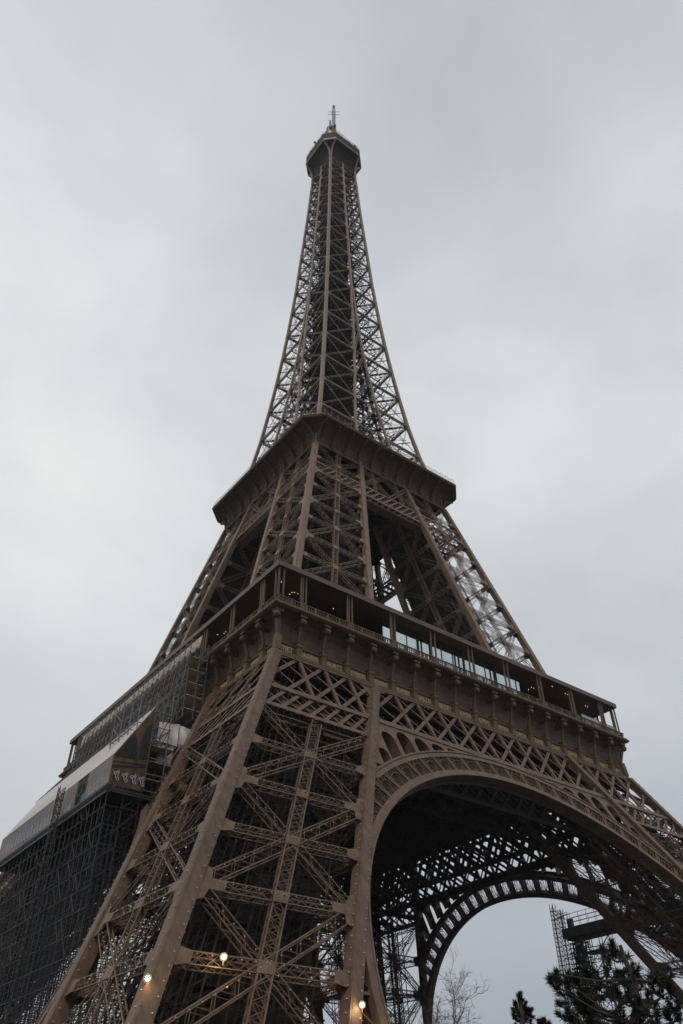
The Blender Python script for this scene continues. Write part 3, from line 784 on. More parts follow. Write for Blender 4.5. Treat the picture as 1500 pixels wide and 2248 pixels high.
# ------------------------------------------------------------------ second floor
cov = [(17.1, 111.95), (17.12, 112.6), (17.25, 113.3), (17.55, 114.0), (18.1, 114.7), (18.9, 115.3), (19.8, 115.7), (20.5, 115.85)]
cc = lambda z: max(.02, 3.2*(z-111.9)/(115.85-111.9))
mb = MB()
ring(mb, [(16.6, 111.35, .02), (17.4, 111.35, .02), (17.45, 111.45, .02), (17.45, 111.85, .02), (17.3, 111.95, .02)]+[(h, z, cc(z)) for h, z in cov]
     + [(20.75, 115.85, 3.2), (20.9, 115.95, 3.2), (20.9, 116.2, 3.2), (21.0, 116.25, 3.2), (21.0, 116.5, 3.2), (20.8, 116.55, 3.2), (16.4, 116.6, 3.0), (16.4, 111.35, .02)])
mb.build('cove', M['gold'], tower)
rb = MB()
for (h0, z0), (h1, z1) in zip(cov[:-1], cov[1:]):
    rb.beam((0, -h0-.3, z0-.12), (0, -h1-.3*(h1 < 20.4), z1-.3), .30, .62, (0, -1, -.6))
rb.beam((0, -17.4, 111.95), (0, -17.35, 112.9), .46, .4, (0, -1, 0))
ro = rb.build('cove_rib', M['gold'], tower)
for k in range(4):
    for i in range(-5, 6):
        o = ro if (k == 0 and i == 0) else ro.copy()
        if o is not ro: col.objects.link(o); o.parent = tower
        o.rotation_euler = (0, 0, k*math.pi/2); o.location = side(k, (i*3.36*(1 if abs(i) < 5 else 1.01), 0, 0))
mb = MB()
for k in range(4):                                       # seams of the cove panels
    for x in np.arange(-16.2, 16.3, 1.12):
        mb.beam(side(k, (x, -17.14, 112.0)), side(k, (x, -17.27, 113.3)), .05, .05, side(k, (0, -1, 0)))
mb.build('panel_seams', M['deck'], tower)
mb = MB(); ring(mb, [(16.5, 111.5), (16.5, 115.8), (4, 115.8), (4, 111.5)])
for q in np.arange(-15, 15.1, 3.75):
    laced(mb, (q, -16.5, 110), (q, 16.5, 110), (1, 0, 0), 2.2, .4, 2, ch=.3, lc=.2, x=True, sides=False)
    laced(mb, (-16.5, q, 110), (16.5, q, 110), (0, 1, 0), 2.2, .4, 2, ch=.3, lc=.2, x=True, sides=False)
mb.build('upper_floor_deck', M['deck'], tower)
mb = MB()                                                # railing with inward-curving hoops
o8 = lambda h, c: [(-h+c,-h),(h-c,-h),(h,-h+c),(h,h-c),(h-c,h),(-h+c,h),(-h,h-c),(-h,-h+c)]
p8 = o8(20.75, 3.15)
for a, b in zip(p8, p8[1:]+p8[:1]):
    for z in (117.0, 117.35, 117.7): mb.beam((*a, z), (*b, z), .035, .035)
    L = math.dist(a, b); k = max(1, round(L/1.7))
    for i in range(k):
        q = (a[0]+(b[0]-a[0])*i/k, a[1]+(b[1]-a[1])*i/k); r_ = math.hypot(*q); nn = (q[0]/r_, q[1]/r_)
        mb.beam((*q, 116.5), (*q, 117.7), .05, .05)
        mb.beam((*q, 117.7), (q[0]-nn[0]*.3, q[1]-nn[1]*.3, 118.25), .05, .05); mb.beam((q[0]-nn[0]*.3, q[1]-nn[1]*.3, 118.25), (q[0]-nn[0]*.8, q[1]-nn[1]*.8, 118.45), .05, .05)
mb.build('railing', M['paint_up'], tower)
# upper deck pavilion of the second floor, set back
mb = MB(); ring(mb, [(13.5, 116.6, 2), (13.5, 119.6, 2), (12.0, 119.8, 2), (12.0, 116.6, 2)])
mb.build('upper_pavilion', M['deck'], tower)

# lift shafts, machinery and stair towers between the upper pillars
mb = MB()
for s, t in ((-1, -1), (1, 1), (-1, 1)):
    for d in (0, 1):
        e = lambda z, f: (s*(hU(z)-wU(z)*f), t*(hU(z)-wU(z)*f), z)
        for f in (.35, .62):
            laced(mb, e(58, f), e(110, f), (s, t, 0), 2.6, 1.6, 2.2, ch=.3, lc=.2, x=True)
    for z in np.arange(60, 110, 3.5):
        hh = hU(z)-wU(z)*.5; mb.beam((s*(hh-2.2), t*(hh+2.2), z), (s*(hh+2.2), t*(hh-2.2), z), .6, .9, (0, 0, 1))
mb.build('lift_shafts', M['deck'], tower)

# ------------------------------------------------------------------ spire
LV = [111.7, 117.2, 127.7, 138.6, 148.7, 159.1, 169.6, 179.5, 189.9, 199.7, 208.4, 217.4, 225.7, 233.5, 240.5, 247.0, 253.3, 259.1, 264.5, 269.5]
PS = lambda x, z, o=0.: np.array([x, -hS(z)-o, z])
NS = (0, -1, .08)
mb = MB(); inn = MB(); cols = MB(); midp = [MB(), MB(), MB()]
for a, b in zip(LV[:-1], LV[1:]):
    ha, hb, ea, eb = hS(a), hS(b), eS(a), eS(b)
    bw = .36 if a < 190 else .26
    ch = .07 if a < 190 else .06
    merged = a > 183
    for s in (-1, 1):
        oa, ob_ = s*ha, s*hb; ia, ib = s*ea, s*eb
        laced(mb, PS(oa, a), PS(ib, b), NS, bw, 0, .8, ch=ch*.8, lc=.04); laced(mb, PS(ia, a), PS(ob_, b), NS, bw, 0, .8, ch=ch*.8, lc=.04)
        laced(mb, PS(oa, b if False else a), PS(ia, a), NS, bw*1.25, .4, .7, ch=ch*2.0, lc=.08, x=True)
        mb.beam(PS(oa, a, .12), PS(ia, a, .12), .42 if a < 190 else .34, .06, NS)
        # inner faces of the four corner boxes
        if not merged:
            D = lambda v, q, z: np.array([s*v, -q, z])
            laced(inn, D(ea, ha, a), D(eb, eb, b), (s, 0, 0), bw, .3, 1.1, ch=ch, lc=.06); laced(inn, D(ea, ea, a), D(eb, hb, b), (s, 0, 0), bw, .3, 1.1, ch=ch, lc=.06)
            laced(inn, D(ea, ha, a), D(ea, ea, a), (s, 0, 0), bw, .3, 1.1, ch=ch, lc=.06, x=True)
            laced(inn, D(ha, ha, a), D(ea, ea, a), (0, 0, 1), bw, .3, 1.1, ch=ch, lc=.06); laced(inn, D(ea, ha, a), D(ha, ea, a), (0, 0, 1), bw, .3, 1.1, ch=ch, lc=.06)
            midp[(s+1)//2].beam(PS(ia, a), PS(ib, b), .5, .5, NS)
            if s < 0: midp[2].beam((s*ea, -ea, a), (s*eb, -eb, b), .4, .4, NS)
        for P0, d, z in ((PS(oa, a), -s, a), (PS(ia, a), s, a)):   # gusset plates
            mb.plates([P0+V3(0, 0, .9), P0+V3(d*.9, 0, .25), P0+V3(d*.9, 0, -.25), P0+V3(0, 0, -.9)], (0, -1, .1), .42, .04)
    if not merged and ea > .9:                           # the gap between the corner boxes
        if a > 112: laced(mb, PS(-ea, a), PS(eb, b), NS, .5, .35, .9, ch=ch, lc=.06)
        laced(mb, PS(-ea, a), PS(ea, a), NS, .5, .35, .9, ch=ch, lc=.06, x=True)
    if merged: midp[0].beam(PS(0, a), PS(0, b), .62, .5, NS); 
    # horizontal diaphragms
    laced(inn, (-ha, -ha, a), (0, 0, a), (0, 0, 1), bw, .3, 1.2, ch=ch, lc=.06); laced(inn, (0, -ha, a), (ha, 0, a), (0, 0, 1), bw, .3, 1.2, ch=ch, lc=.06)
    cols.beam((-ha, -ha, a), (-hb, -hb, b), .68, .68, NS); cols.beam((-ha, -ha-.33, a), (-hb, -hb-.33, b), .74, .05, NS); cols.beam((-ha-.33, -ha, a), (-hb-.33, -hb, b), .74, .05, (-1, 0, 0))
    zz = np.arange(a, b, 2.4)
    for z in zz: h = hS(z); cols.beam((-h, -h, z), (-h, -h, z+.1), .76, .76, (0, -1, 0))
fo = mb.build('spire_lattice', M['paint_up'], tower); fo4 = inn.build('box_bracing', M['deck'], tower); fo2 = cols.build('corner_column', M['paint_up'], tower); fo3 = [q.build(nm, M['paint_up'], tower) for q, nm in zip(midp, ('face_column', 'face_column', 'inner_column'))]  # box_bracing takes the dark tone to put shade into the spire interior
for k in (1, 2, 3):
    for q in [fo, fo2, fo4]+fo3: copy_tree(q, tower, k*math.pi/2)
# lift core and stairs
mb = MB(); 
def core(z0, z1, a):
    for s in (-1, 1):
        for t in (-1, 1):
            mb.beam((s*a, t*a, z0), (s*a, t*a, z1), .35, .35, (1, 0, 0))
            mb.beam((s*a*.35, t*a, z0), (s*a*.35, t*a, z1), .25, .25, (1, 0, 0)); mb.beam((s*a, t*a*.35, z0), (s*a, t*a*.35, z1), .25, .25, (1, 0, 0))
    z = z0
    while z < z1-2:
        for k in range(4):
            mb.beam(side(k, (-a, -a, z)), side(k, (a, -a, z+2)), .16, .1, side(k, (0, -1, 0))); mb.beam(side(k, (a, -a, z)), side(k, (-a, -a, z+2)), .16, .1, side(k, (0, -1, 0)))
            mb.beam(side(k, (-a, -a, z)), side(k, (a, -a, z)), .3, .3, side(k, (0, -1, 0)))
        z += 2
core(112, 196, 4.0); core(196, 268, 2.9)
for z in np.arange(118, 266, 2.5):                       # spiral stairs beside the lift
    a = z*.9; r_ = 1.3
    mb.beam((math.cos(a)*r_-1.2, math.sin(a)*r_+1.2, z), (math.cos(a+2)*r_-1.2, math.sin(a+2)*r_+1.2, z+2.4), .9, .2)
    mb.beam((math.cos(a+1)*r_+1.2, math.sin(a+1)*r_-1.2, z), (math.cos(a+3)*r_+1.2, math.sin(a+3)*r_-1.2, z+2.4), .9, .2)
mb.build('lift_core', M['deck'], tower)
RV = np.array([_r[0], _r[1], 0]); RV /= np.linalg.norm(RV)
for cx_, hw0, hw1 in ((-1.3, 2.0, 1.35), (2.7, 1.15, .75)):
    mb = MB(); c = RV*cx_
    for z0 in np.arange(114, 268, 3.0):                   # clad lift shafts, one panel length after another
        a = hw0 if z0 < 190 else hw1
        mb.box((c[0]-a, c[1]-a, z0), (c[0]+a, c[1]+a, z0+2.8)); mb.box((c[0]-a-.08, c[1]-a-.08, z0+2.8), (c[0]+a+.08, c[1]+a+.08, z0+3.0))
    mb.build('clad_shaft', M['deck'], tower)
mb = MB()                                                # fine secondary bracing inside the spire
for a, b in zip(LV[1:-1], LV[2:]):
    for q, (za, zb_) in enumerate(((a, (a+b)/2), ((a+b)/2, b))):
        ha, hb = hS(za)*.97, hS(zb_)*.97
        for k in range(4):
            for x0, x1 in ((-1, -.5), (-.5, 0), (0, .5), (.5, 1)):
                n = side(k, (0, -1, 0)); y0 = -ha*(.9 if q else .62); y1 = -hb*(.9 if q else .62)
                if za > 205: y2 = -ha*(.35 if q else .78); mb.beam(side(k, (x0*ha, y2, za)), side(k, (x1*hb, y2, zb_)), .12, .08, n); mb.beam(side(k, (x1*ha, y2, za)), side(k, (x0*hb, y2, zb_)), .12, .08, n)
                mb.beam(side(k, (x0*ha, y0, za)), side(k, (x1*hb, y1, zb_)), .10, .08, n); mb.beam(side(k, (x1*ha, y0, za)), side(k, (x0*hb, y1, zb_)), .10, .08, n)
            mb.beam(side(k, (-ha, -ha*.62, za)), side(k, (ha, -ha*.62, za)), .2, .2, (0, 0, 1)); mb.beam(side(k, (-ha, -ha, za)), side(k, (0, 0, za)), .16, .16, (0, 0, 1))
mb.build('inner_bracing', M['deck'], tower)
mb = MB(); ring(mb, [(4.9, 195.6, .5), (5.1, 195.7, .5), (5.1, 197.6, .5), (2.6, 197.6, .5), (2.6, 195.6, .5)])
mb.build('landing', M['deck'], tower)

# ------------------------------------------------------------------ summit
CT = lambda z: max(.02, 3.15*(z-267.5)/(276.2-267.5))
mb = MB(); ring(mb, [(4.6, 267.0, .02), (5.2, 267.2, .02), (5.25, 269, CT(269)), (5.5, 271, CT(271)), (6.0, 273, CT(273)), (6.9, 274.8, CT(274.8)), (8.1, 276.1, 3.1), (8.25, 276.15, 3.15), (8.25, 276.3, 3.15), (4.6, 276.3, 1)])
mb.build('summit_cove', M['deck'], tower)
mb = MB(); ring(mb, [(8.1, 276.1, 3.15), (8.45, 276.1, 3.15), (8.45, 276.5, 3.15), (8.2, 276.5, 3.15)]); ring(mb, [(8.2, 276.75, 3.15), (8.42, 276.75, 3.15), (8.45, 277.1, 3.15), (8.2, 277.05, 3.15)])
mb.build('summit_edge_moulding', M['paint_up'], tower)
sb = MB(); prof = [(0, 267.4), (.1, 269.3), (.35, 271), (.9, 273), (1.75, 274.8), (2.9, 276.1)]
for (d0, z0), (d1, z1) in zip(prof[:-1], prof[1:]): sb.beam((5.25-.035*d0, -5.3-d0, z0), (5.25-.035*d1, -5.3-d1, z1), .5, .55, (0, -1, -.5))
sbo = sb.build('summit_bracket', M['paint_up'], tower)
for k in range(4):
    for dx in (0, -10.45):
        o = sbo if (k == 0 and dx == 0) else sbo.copy()
        if o is not sbo: col.objects.link(o); o.parent = tower
        o.rotation_euler = (0, 0, k*math.pi/2); o.location = side(k, (dx, 0, 0))
mb = MB(); ring(mb, [(8.15, 276.3, 3.1), (8.15, 277.1, 3.1), (8.38, 277.15, 3.14), (8.38, 281.0, 3.14), (8.0, 281.4, 3.0), (6.8, 281.5, 2.8), (5.0, 281.6, 2), (3.0, 280.6, 1), (3.0, 276.3, 1)])
mb.build('summit_gallery', M['deck'], tower)
mb = MB()                                                # mesh cage, dishes and aerials round the summit
p8 = o8(8.2, 3.1)
for a, b in zip(p8, p8[1:]+p8[:1]):
    L = math.dist(a, b); k = max(2, round(L/.8))
    for i in range(k):
        q = (a[0]+(b[0]-a[0])*i/k, a[1]+(b[1]-a[1])*i/k)
        mb.beam((*q, 280.9), (q[0]*.97, q[1]*.97, 283.4), .07, .07)
    for z in (281.9, 282.6, 283.4): mb.beam((a[0]*.98, a[1]*.98, z), (b[0]*.98, b[1]*.98, z), .06, .06)
for _ in range(170):
    an = rng.uniform(0, 2*math.pi); rr = rng.uniform(6.2, 8.6); x, y = rr*math.cos(an), rr*math.sin(an); zt_ = rng.uniform(282, 285.5)
    mb.beam((x, y, 280), (x, y, zt_), .09, .09)
    if rng.random() < .5: mb.box((x-.3, y-.3, zt_-.9), (x+.3, y+.3, zt_-.2))
    if rng.random() < .3: mb.beam((x-.6, y, zt_), (x+.6, y, zt_), .07, .07)
mb.build('aerials', M['darksteel'], tower)
mb = MB()                                                # lantern with curved ribs
ring(mb, [(3.4, 280.4, 1), (3.4, 286, 1), (3.0, 288, .9), (2.2, 290.5, .8), (1.4, 292.5, .5), (1.1, 294, .4), (.4, 294.2, .1), (.4, 280.4, .1)])
for _ in range(40):
    an = rng.uniform(0, 2*math.pi); rr = rng.uniform(2.5, 4.2); z = rng.uniform(283, 291)
    x, y = rr*math.cos(an)*(294-z)/10, rr*math.sin(an)*(294-z)/10
    mb.beam((x, y, z), (x, y, z+rng.uniform(1.5, 3.5)), .12, .12); mb.box((x-.25, y-.25, z), (x+.25, y+.25, z+1.1))
mb.build('lantern', M['darksteel'], tower)
RV = np.array([_r[0], _r[1], 0]); RV /= np.linalg.norm(RV)
mb = MB(); 
mb.cyl((-.9, .55, 290), (-.9, .55, 305.0), 2.1, 1.8, 10); mb.ball((-.9, .55, 305.0), 1.8, 10, 7)
for z in np.arange(295, 308, .9): mb.box((-.9+2.0*math.cos(z*5)-.35, .55+2.0*math.sin(z*5)-.35, z-3), (-.9+2.0*math.cos(z*5)+.35, .55+2.0*math.sin(z*5)+.35, z-1.6))
for _ in range(22):
    an = rng.uniform(0, 6.28); z = rng.uniform(294, 305); mb.beam((0, 0, z), (2.3*math.cos(an), 2.3*math.sin(an), z+.2), .09, .09); mb.beam((2.2*math.cos(an), 2.2*math.sin(an), z-.7), (2.2*math.cos(an), 2.2*math.sin(an), z+.9), .1, .1)
mb.cyl((0, 0, 290), (0, 0, 309), 1.0, .95, 10)
mb.build('beacon_turret', M['darksteel'], tower)
mb = MB(); mb.cyl((-1.15, .75, 305), (-1.15, .75, 312.8), .4, .4, 10); mb.ball((-1.15, .75, 312.8), .4)
mb.build('red_radome', M['red'], tower)
mb = MB(); mb.ball((-2.9, -1.6, 297), .22); mb.build('beacon_lamp', M['redlamp'], tower)
mb = MB()                                                # mast
a = .42
for s in (-1, 1):
    for t in (-1, 1): mb.beam((s*a, t*a, 305), (s*a, t*a, 323.5), .17, .17, (1, 0, 0))
for z in np.arange(306, 323, .95):
    for k in range(4): mb.beam(side(k, (-a, -a, z)), side(k, (a, -a, z)), .08, .08); 
mb.cyl((0, 0, 323), (0, 0, 326.4), .3, .22, 8); mb.cyl((0, 0, 326.4), (0, 0, 329.6), .09, .05, 6)
for z in (324.6, 326.2): mb.box((-.45, -.45, z), (.45, .45, z+.25))
for z0 in (318.7, 321.2):
    for s in (-1, 1):
        p = RV*2.15*s; mb.beam((0, 0, z0), (p[0], p[1], z0+.25), .13, .13)
        mb.beam((p[0]*.3, p[1]*.3, z0-.6), (p[0]*.55, p[1]*.55, z0+.2), .1, .1)
for s in (-1, 1): p = RV*2.15*s; mb.beam((p[0], p[1], 317.8), (p[0], p[1], 322.4), .1, .1)
for z in (312, 315, 317): p = RV*1.1; mb.beam((0, 0, z), (p[0], p[1], z), .06, .06)
mb.build('antenna_mast', M['mast'], tower)

# ------------------------------------------------------------------ scaffolding
def tube_grid(mb, xs, ys, zs, r=.05, diag=.25, jit=0., seed=1, skip=None):
    g = random.Random(seed)
    for x in xs:
        for y in ys:
            mb.beam((x, y, zs[0]), (x, y, zs[-1]+g.uniform(0, .8)), 2*r, 2*r, (1, 0, 0))
    for z in zs:
        for x in xs: mb.beam((x, ys[0]-g.uniform(0, .5), z), (x, ys[-1]+g.uniform(0, .5), z), 1.7*r, 1.7*r, (1, 0, 0))
        for y in ys: mb.beam((xs[0]-g.uniform(0, .3), y, z+.1), (xs[-1]+g.uniform(0, .3), y, z+.1), 1.7*r, 1.7*r, (0, 1, 0))
    for x in xs:
        for i in range(len(ys)-1):
            for j in range(len(zs)-1):
                if g.random() < diag:
                    a, b = (i, i+1) if g.random() < .5 else (i+1, i)
                    mb.beam((x-.06, ys[a], zs[j]), (x-.06, ys[b], zs[j+1]), 1.6*r, 1.6*r, (1, 0, 0))
    for y in ys:
        for i in range(len(xs)-1):
            for j in range(len(zs)-1):
                if g.random() < diag: mb.beam((xs[i], y-.06, zs[j]), (xs[i+1], y-.06, zs[j+1]), 1.6*r, 1.6*r, (0, 1, 0))
scf = thing('scaffolding', 'grey tube scaffolding rising under the printed sheets on the left face of the tower', 'scaffolding', (-46, -6, 0))
OFF = (46, 6, 0)
def rel(o): o.location = OFF; return o
Y0, Y1, XO, XI = -24.0, 12.4, -48.45, -44.4
mb = MB()
tube_grid(mb, [-48.3, -46.4, -44.5], list(np.arange(Y0+.2, Y1+.1, 1.515)), list(np.arange(6, 34.2, 2.0)), .042, .22, seed=3)
tube_grid(mb, [-43, -41, -39], list(np.arange(Y0+1, 20, 2.4)), list(np.arange(6, 37, 2.2)), .045, .25, seed=4)
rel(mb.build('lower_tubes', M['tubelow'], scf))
mb = MB(); tube_grid(mb, [-46.3, -44.3, -42.2], [Y0+.1, -21.5, -19, -16.5], list(np.arange(34.4, 47, 1.9)), .05, .35, seed=5)
tube_grid(mb, [-38.8], list(np.arange(-19.5, 21, 1.62)), list(np.arange(46.6, 57.6, 1.55)), .04, .5, seed=6)
tube_grid(mb, [-37.3, -36.1], list(np.arange(-19.5, 21, 1.62)), list(np.arange(46.6, 57.8, 1.85)), .04, .4, seed=16)
tube_grid(mb, [-42, -40.4], list(np.arange(-19.5, 14, 1.62)), list(np.arange(39.6, 46, 1.6)), .04, .4, seed=26)
for y in np.arange(-19.5, 20, 1.62):
    mb.beam((-38.9, y, 52), (-43.5, y-.6, 45.6), .08, .08, (1, 0, 0)); mb.beam((-37.2, y, 57.5), (-38.4, y+1.1, 58.6), .06, .06, (1, 0, 0)); mb.beam((-38.4, y+1.1, 58.6), (-37.2, y+1.6, 59.3), .06, .06, (1, 0, 0))
    mb.beam((-38.9, y, 56), (-39.3, y+1.5, 46.6), .09, .09, (1, 0, 0))
for x, z in ((-39.6, 49.5), (-40.6, 48), (-41.6, 46.9), (-42.6, 46), (-43.5, 45.5)): mb.beam((x, -19.5, z), (x, 16, z), .08, .08, (1, 0, 0))
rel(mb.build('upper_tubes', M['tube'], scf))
mb = MB()
mb.box((XO-.15, Y0-.1, 33.75), (XI+2.2, Y1+.1, 33.95)); mb.box((XO-.25, Y0-.2, 33.95), (XO-.1, Y1+.2, 34.25))
mb.beam((XO+.1, Y0, 33.5), (XO+.1, Y1, 33.5), .4, .3); mb.beam((XI, Y0, 33.5), (XI, Y1, 33.5), .4, .3)
for y in np.arange(Y0, Y1+.1, 1.515): mb.beam((XO, y, 33.6), (XI+2, y, 33.6), .15, .2)
rel(mb.build('platform', M['darksteel'], scf))
mb = MB()
for z in (36.2, 38.3, 40.2): mb.box((-43.9, -23, z), (-40.8, -14, z+.08))
for z in (47.9, 49.8, 51.7, 53.6, 55.5): mb.box((-38.6, -19.4, z), (-36.2, 21, z+.07))
rel(mb.build('walkway', M['board'], scf))
# printed sheets
mb = MB(); mb.plate([(XO, Y0, 37.6), (XI, Y0, 44.5), (XI, Y1, 44.5), (XO, Y1, 37.6)], (-.86, 0, .51), .06)
rel(mb.build('roof_sheet', M['wraproof'], scf))
mb = MB(); mb.plate([(XO, -14.2, 34.25), (XO, -14.2, 37.55), (XO, Y1, 37.55), (XO, Y1, 34.25)], (1, 0, 0), .05)
ss2 = rel(mb.build('side_sheet', M['wrapside'], scf)); mb = MB(); mb.plate([(XO, Y0, 34.25), (XO, Y0, 37.55), (XO, -17.4, 37.55), (XO, -17.4, 34.25)], (1, 0, 0), .05)
ss = rel(mb.build('side_sheet', M['wrapside'], scf))
fpa = MB(); fpb = MB(); mb = fpa
g = random.Random(5)
def scroll(cx, cy, r, mk):
    for i in range(7):
        a, b = 2.1*math.pi*i/7, 2.1*math.pi*(i+1)/7
        p, q = mk(cx+r*math.cos(a), cy+r*math.sin(a)), mk(cx+r*math.cos(b), cy+r*math.sin(b))
        mb.beam(p, q, .1, .02, mk.n)
class MK:
    def __init__(s, f, n): s.f = f; s.n = n
    def __call__(s, u, v): return s.f(u, v)
mo = MK(lambda u, v: (XO-.04, u, v), (1, 0, 0))
y = Y0+.7
while y < Y1-.5:
    if not -18.2 < y < -13.6:
        mb = fpa if y < -15 else fpb
        base = 35.15-.0*y+(.5*math.sin((y+5)*.12))
        for d in (-.28, .05, .35):
            mb.beam(mo(y+d, base-.55), mo(y+d+g.uniform(-.1, .1), base+.35+g.uniform(-.2, .2)), .1, .02, (1, 0, 0))
        scroll(y+.1, base+.6, .2, mo); scroll(y-.3, base-.5, .14, mo)
    y += 1.16
fpa.build('fan_print', M['wrapwhite'], ss); fpb.build('fan_print', M['wrapwhite'], ss2)
mb = MB(); mb.plate([(XO, Y0, 34.25), (XI, Y0, 34.25), (XI, Y0, 44.45), (XO, Y0, 37.55)], (0, 1, 0), .05)
es = rel(mb.build('end_sheet', M['wrapbrown'], scf))
me_ = MK(lambda u, v: (u, Y0-.05, v), (0, 1, 0))
mb = MB()
def archshape(xc, zb_, zt_, wd):
    pts = [me_(xc-wd/2, zb_), me_(xc+wd/2, zb_)]+[me_(xc+wd/2*math.cos(t), zt_-wd*.6+wd*.6*math.sin(t)) for t in np.linspace(0, math.pi, 9)]
    mb.plate(pts, (0, 1, 0), .03)
ux = lambda u: XO+4.05*u
mb.plate([me_(ux(u), z) for u, z in ((.03, 37.55), (.20, 38.5), (.36, 39.75), (.44, 40.25), (.53, 40.3), (.60, 39.9), (.64, 39.2), (.65, 37.95), (.62, 37.6))], (0, 1, 0), .03)
mb.plate([me_(ux(u), z) for u, z in ((.73, 37.75), (.73, 39.6), (.76, 40.7), (.82, 41.6), (.90, 42.1), (.985, 42.2), (.985, 37.95))], (0, 1, 0), .03)
mb.plate([me_(ux(u), z) for u, z in ((.0, 36.75), (.4, 36.95), (.985, 37.25), (.985, 37.35), (.4, 37.05), (.0, 36.85))], (0, 1, 0), .03)
mb.plate([me_(-48.4, 36.15), me_(-44.45, 37.0), me_(-44.45, 37.2), me_(-48.4, 36.4)], (0, 1, 0), .03)
for i in range(4):
    x = -48.2+i*1.0
    mb.plate([me_(x+.12, 34.9), me_(x+.8, 34.95), me_(x+.6, 36.0), me_(x+.3, 36.0)], (0, 1, 0), .03)
mb.build('arch_print', M['wrapdark'], es)
mb = MB()
me2 = MK(lambda u, v: (u, Y0-.085, v), (0, 1, 0))
for i in range(4):
    x = -48.2+i*1.0
    scroll(x+.28, 35.55, .17, me2); scroll(x+.6, 35.75, .13, me2); scroll(x+.65, 35.0, .16, me2)
    mb.beam(me2(x+.45, 34.95), me2(x+.3, 35.5), .08, .02, (0, 1, 0)); mb.beam(me2(x+.5, 34.95), me2(x+.7, 35.6), .08, .02, (0, 1, 0))
mb.build('scroll_print', M['wrapwhite'], es)
# plywood guard under the gallery roof
mb = MB()
for i, y in enumerate(np.arange(-18.6, 20.5, 2.6)):
    mb.plate([(-37.1, y, 57.75), (-37.1, y+2.56, 57.75), (-36.9, y+2.56, 59.75), (-36.9, y, 59.75)], (1, 0, 0), .05)
rel(mb.build('guard_boards', M['board'], scf))
# tarpaulins hung in the scaffold
for i, (pts, n, lb) in enumerate((
    ([(-42.6, -21.6, 41.6), (-39.9, -21.6, 41.6), (-39.9, -21.5, 44.4), (-42.6, -21.7, 44.0)], (0, 1, 0), 'large white tarpaulin hung in the scaffold beside the brown printed sheet'),
    ([(-39.7, -21.4, 42.0), (-37.9, -21.4, 42.2), (-37.9, -21.4, 44.2), (-39.7, -21.4, 44.4)], (0, 1, 0), 'narrow white tarpaulin at the tower side of the scaffold'),
    ([(-42.2, -21.2, 38.6), (-40.2, -21.2, 38.6), (-40.2, -21.2, 41.3), (-42.2, -21.2, 41.4)], (0, 1, 0), 'greyish tarpaulin with dark slats, lowest of the hung tarpaulins'))):
    b = MB(); c = np.mean(np.array(pts), 0); nu, nv = 8, 8; vs = []
    P = [np.array(p) for p in pts]
    for a in range(nu+1):
        for d in range(nv+1):
            u, v = a/nu, d/nv; q = P[0]*(1-u)*(1-v)+P[1]*u*(1-v)+P[2]*u*v+P[3]*(1-u)*v
            q = q+V3(0, .09*math.sin(9*u+2*v)+.07*math.sin(7*v+3*u+i), 0); vs.append(q)
    k = nv+1; fs = [(a*k+d, (a+1)*k+d, (a+1)*k+d+1, a*k+d+1) for a in range(nu) for d in range(nv)]
    m_ = len(vs); b.poly(vs+[q+V3(0, .03, 0) for q in vs], fs+[tuple(m_+j for j in f[::-1]) for f in fs])
    if i == 2:
        for z in (39.2, 39.9, 40.6): b.beam((-42.2, -21.35, z), (-40.2, -21.35, z), .1, .05)
    tag(b.build('tarpaulin', M['tarp'], None, True), lb, 'tarpaulin', 'tarpaulins hung in the scaffold')
b = MB(); b.box((-47.9, -17.2, 34.3), (-47.7, -14.5, 36.0)); 
tag(b.build('hoarding_door', M['blue'], None), 'blue panel in the dark gap of the printed sheets', 'panel')

def hoist(name, x, y, z0, z1, wd, label, ladder=True, group=None, m='darksteel', ties=()):
    t = thing(name, label, 'hoist mast', (x, y, 0), group)
    b = MB()
    for s in (-1, 1):
        for q in (-1, 1): b.beam((s*wd/2, q*wd/2, z0), (s*wd/2, q*wd/2, z1), .08, .08, (1, 0, 0))
    n = 0
    for z in np.arange(z0, z1-.6, .75):
        for k in range(4):
            p0, p1 = side(k, (-wd/2, -wd/2, z)), side(k, (wd/2, -wd/2, z+.75))
            b.beam(p0, p1, .05, .05, (.3, .4, .8)); b.beam(side(k, (-wd/2, -wd/2, z)), side(k, (wd/2, -wd/2, z)), .06 if n % 2 else .16, .06, (0, 0, 1))
        n += 1
    b.build('lattice_mast', M[m], t)
    if ties:
        b = MB()
        for z, d in ties: b.beam((0, .8, z), (0, -d, z+.1), .1, .1)
        b.build('tie_bar', M[m], t)
    return t
hoist('hoist_mast', -49.3, -11.2, 0, 37.6, .6, 'grey lattice hoist mast climbing past the printed side sheet', ties=())
hoist('hoist_mast', 50, -2.3, 0, 40.2, .75, 'taller left one of two lattice masts seen under the far arch', group='twin hoist masts beyond the arch', ties=((37.6, 2.2), (35, -.9), (28, 3.5), (25, 1.5)))
hoist('hoist_mast', 50, -3.9, 0, 38.9, .75, 'shorter right one of two lattice masts seen under the far arch', group='twin hoist masts beyond the arch', ties=((37.8, 2.2), (31, 2.5), (26.5, 2.5)))
t = thing('scaffold_tower', 'scaffold tower carrying a dark work platform beyond the far arch', 'scaffolding', (50, -9, 0))
b = MB(); off = lambda p: (p[0]-50, p[1]+9, p[2])
b.box((-1.5, -21, 33.3), (1, 3.3, 33.6)); b.box((-2.0, -21, 33.6), (1.2, 3.9, 35.2)); b.build('work_platform', M['darksteel'], t)
b = MB(); tube_grid(b, [-1.2, -.4, .4], list(np.arange(.4, 3.6, .55)), list(np.arange(0, 33.4, .8)), .07, .5, seed=8)
b.build('dense_tubes', M['darksteel'], t)
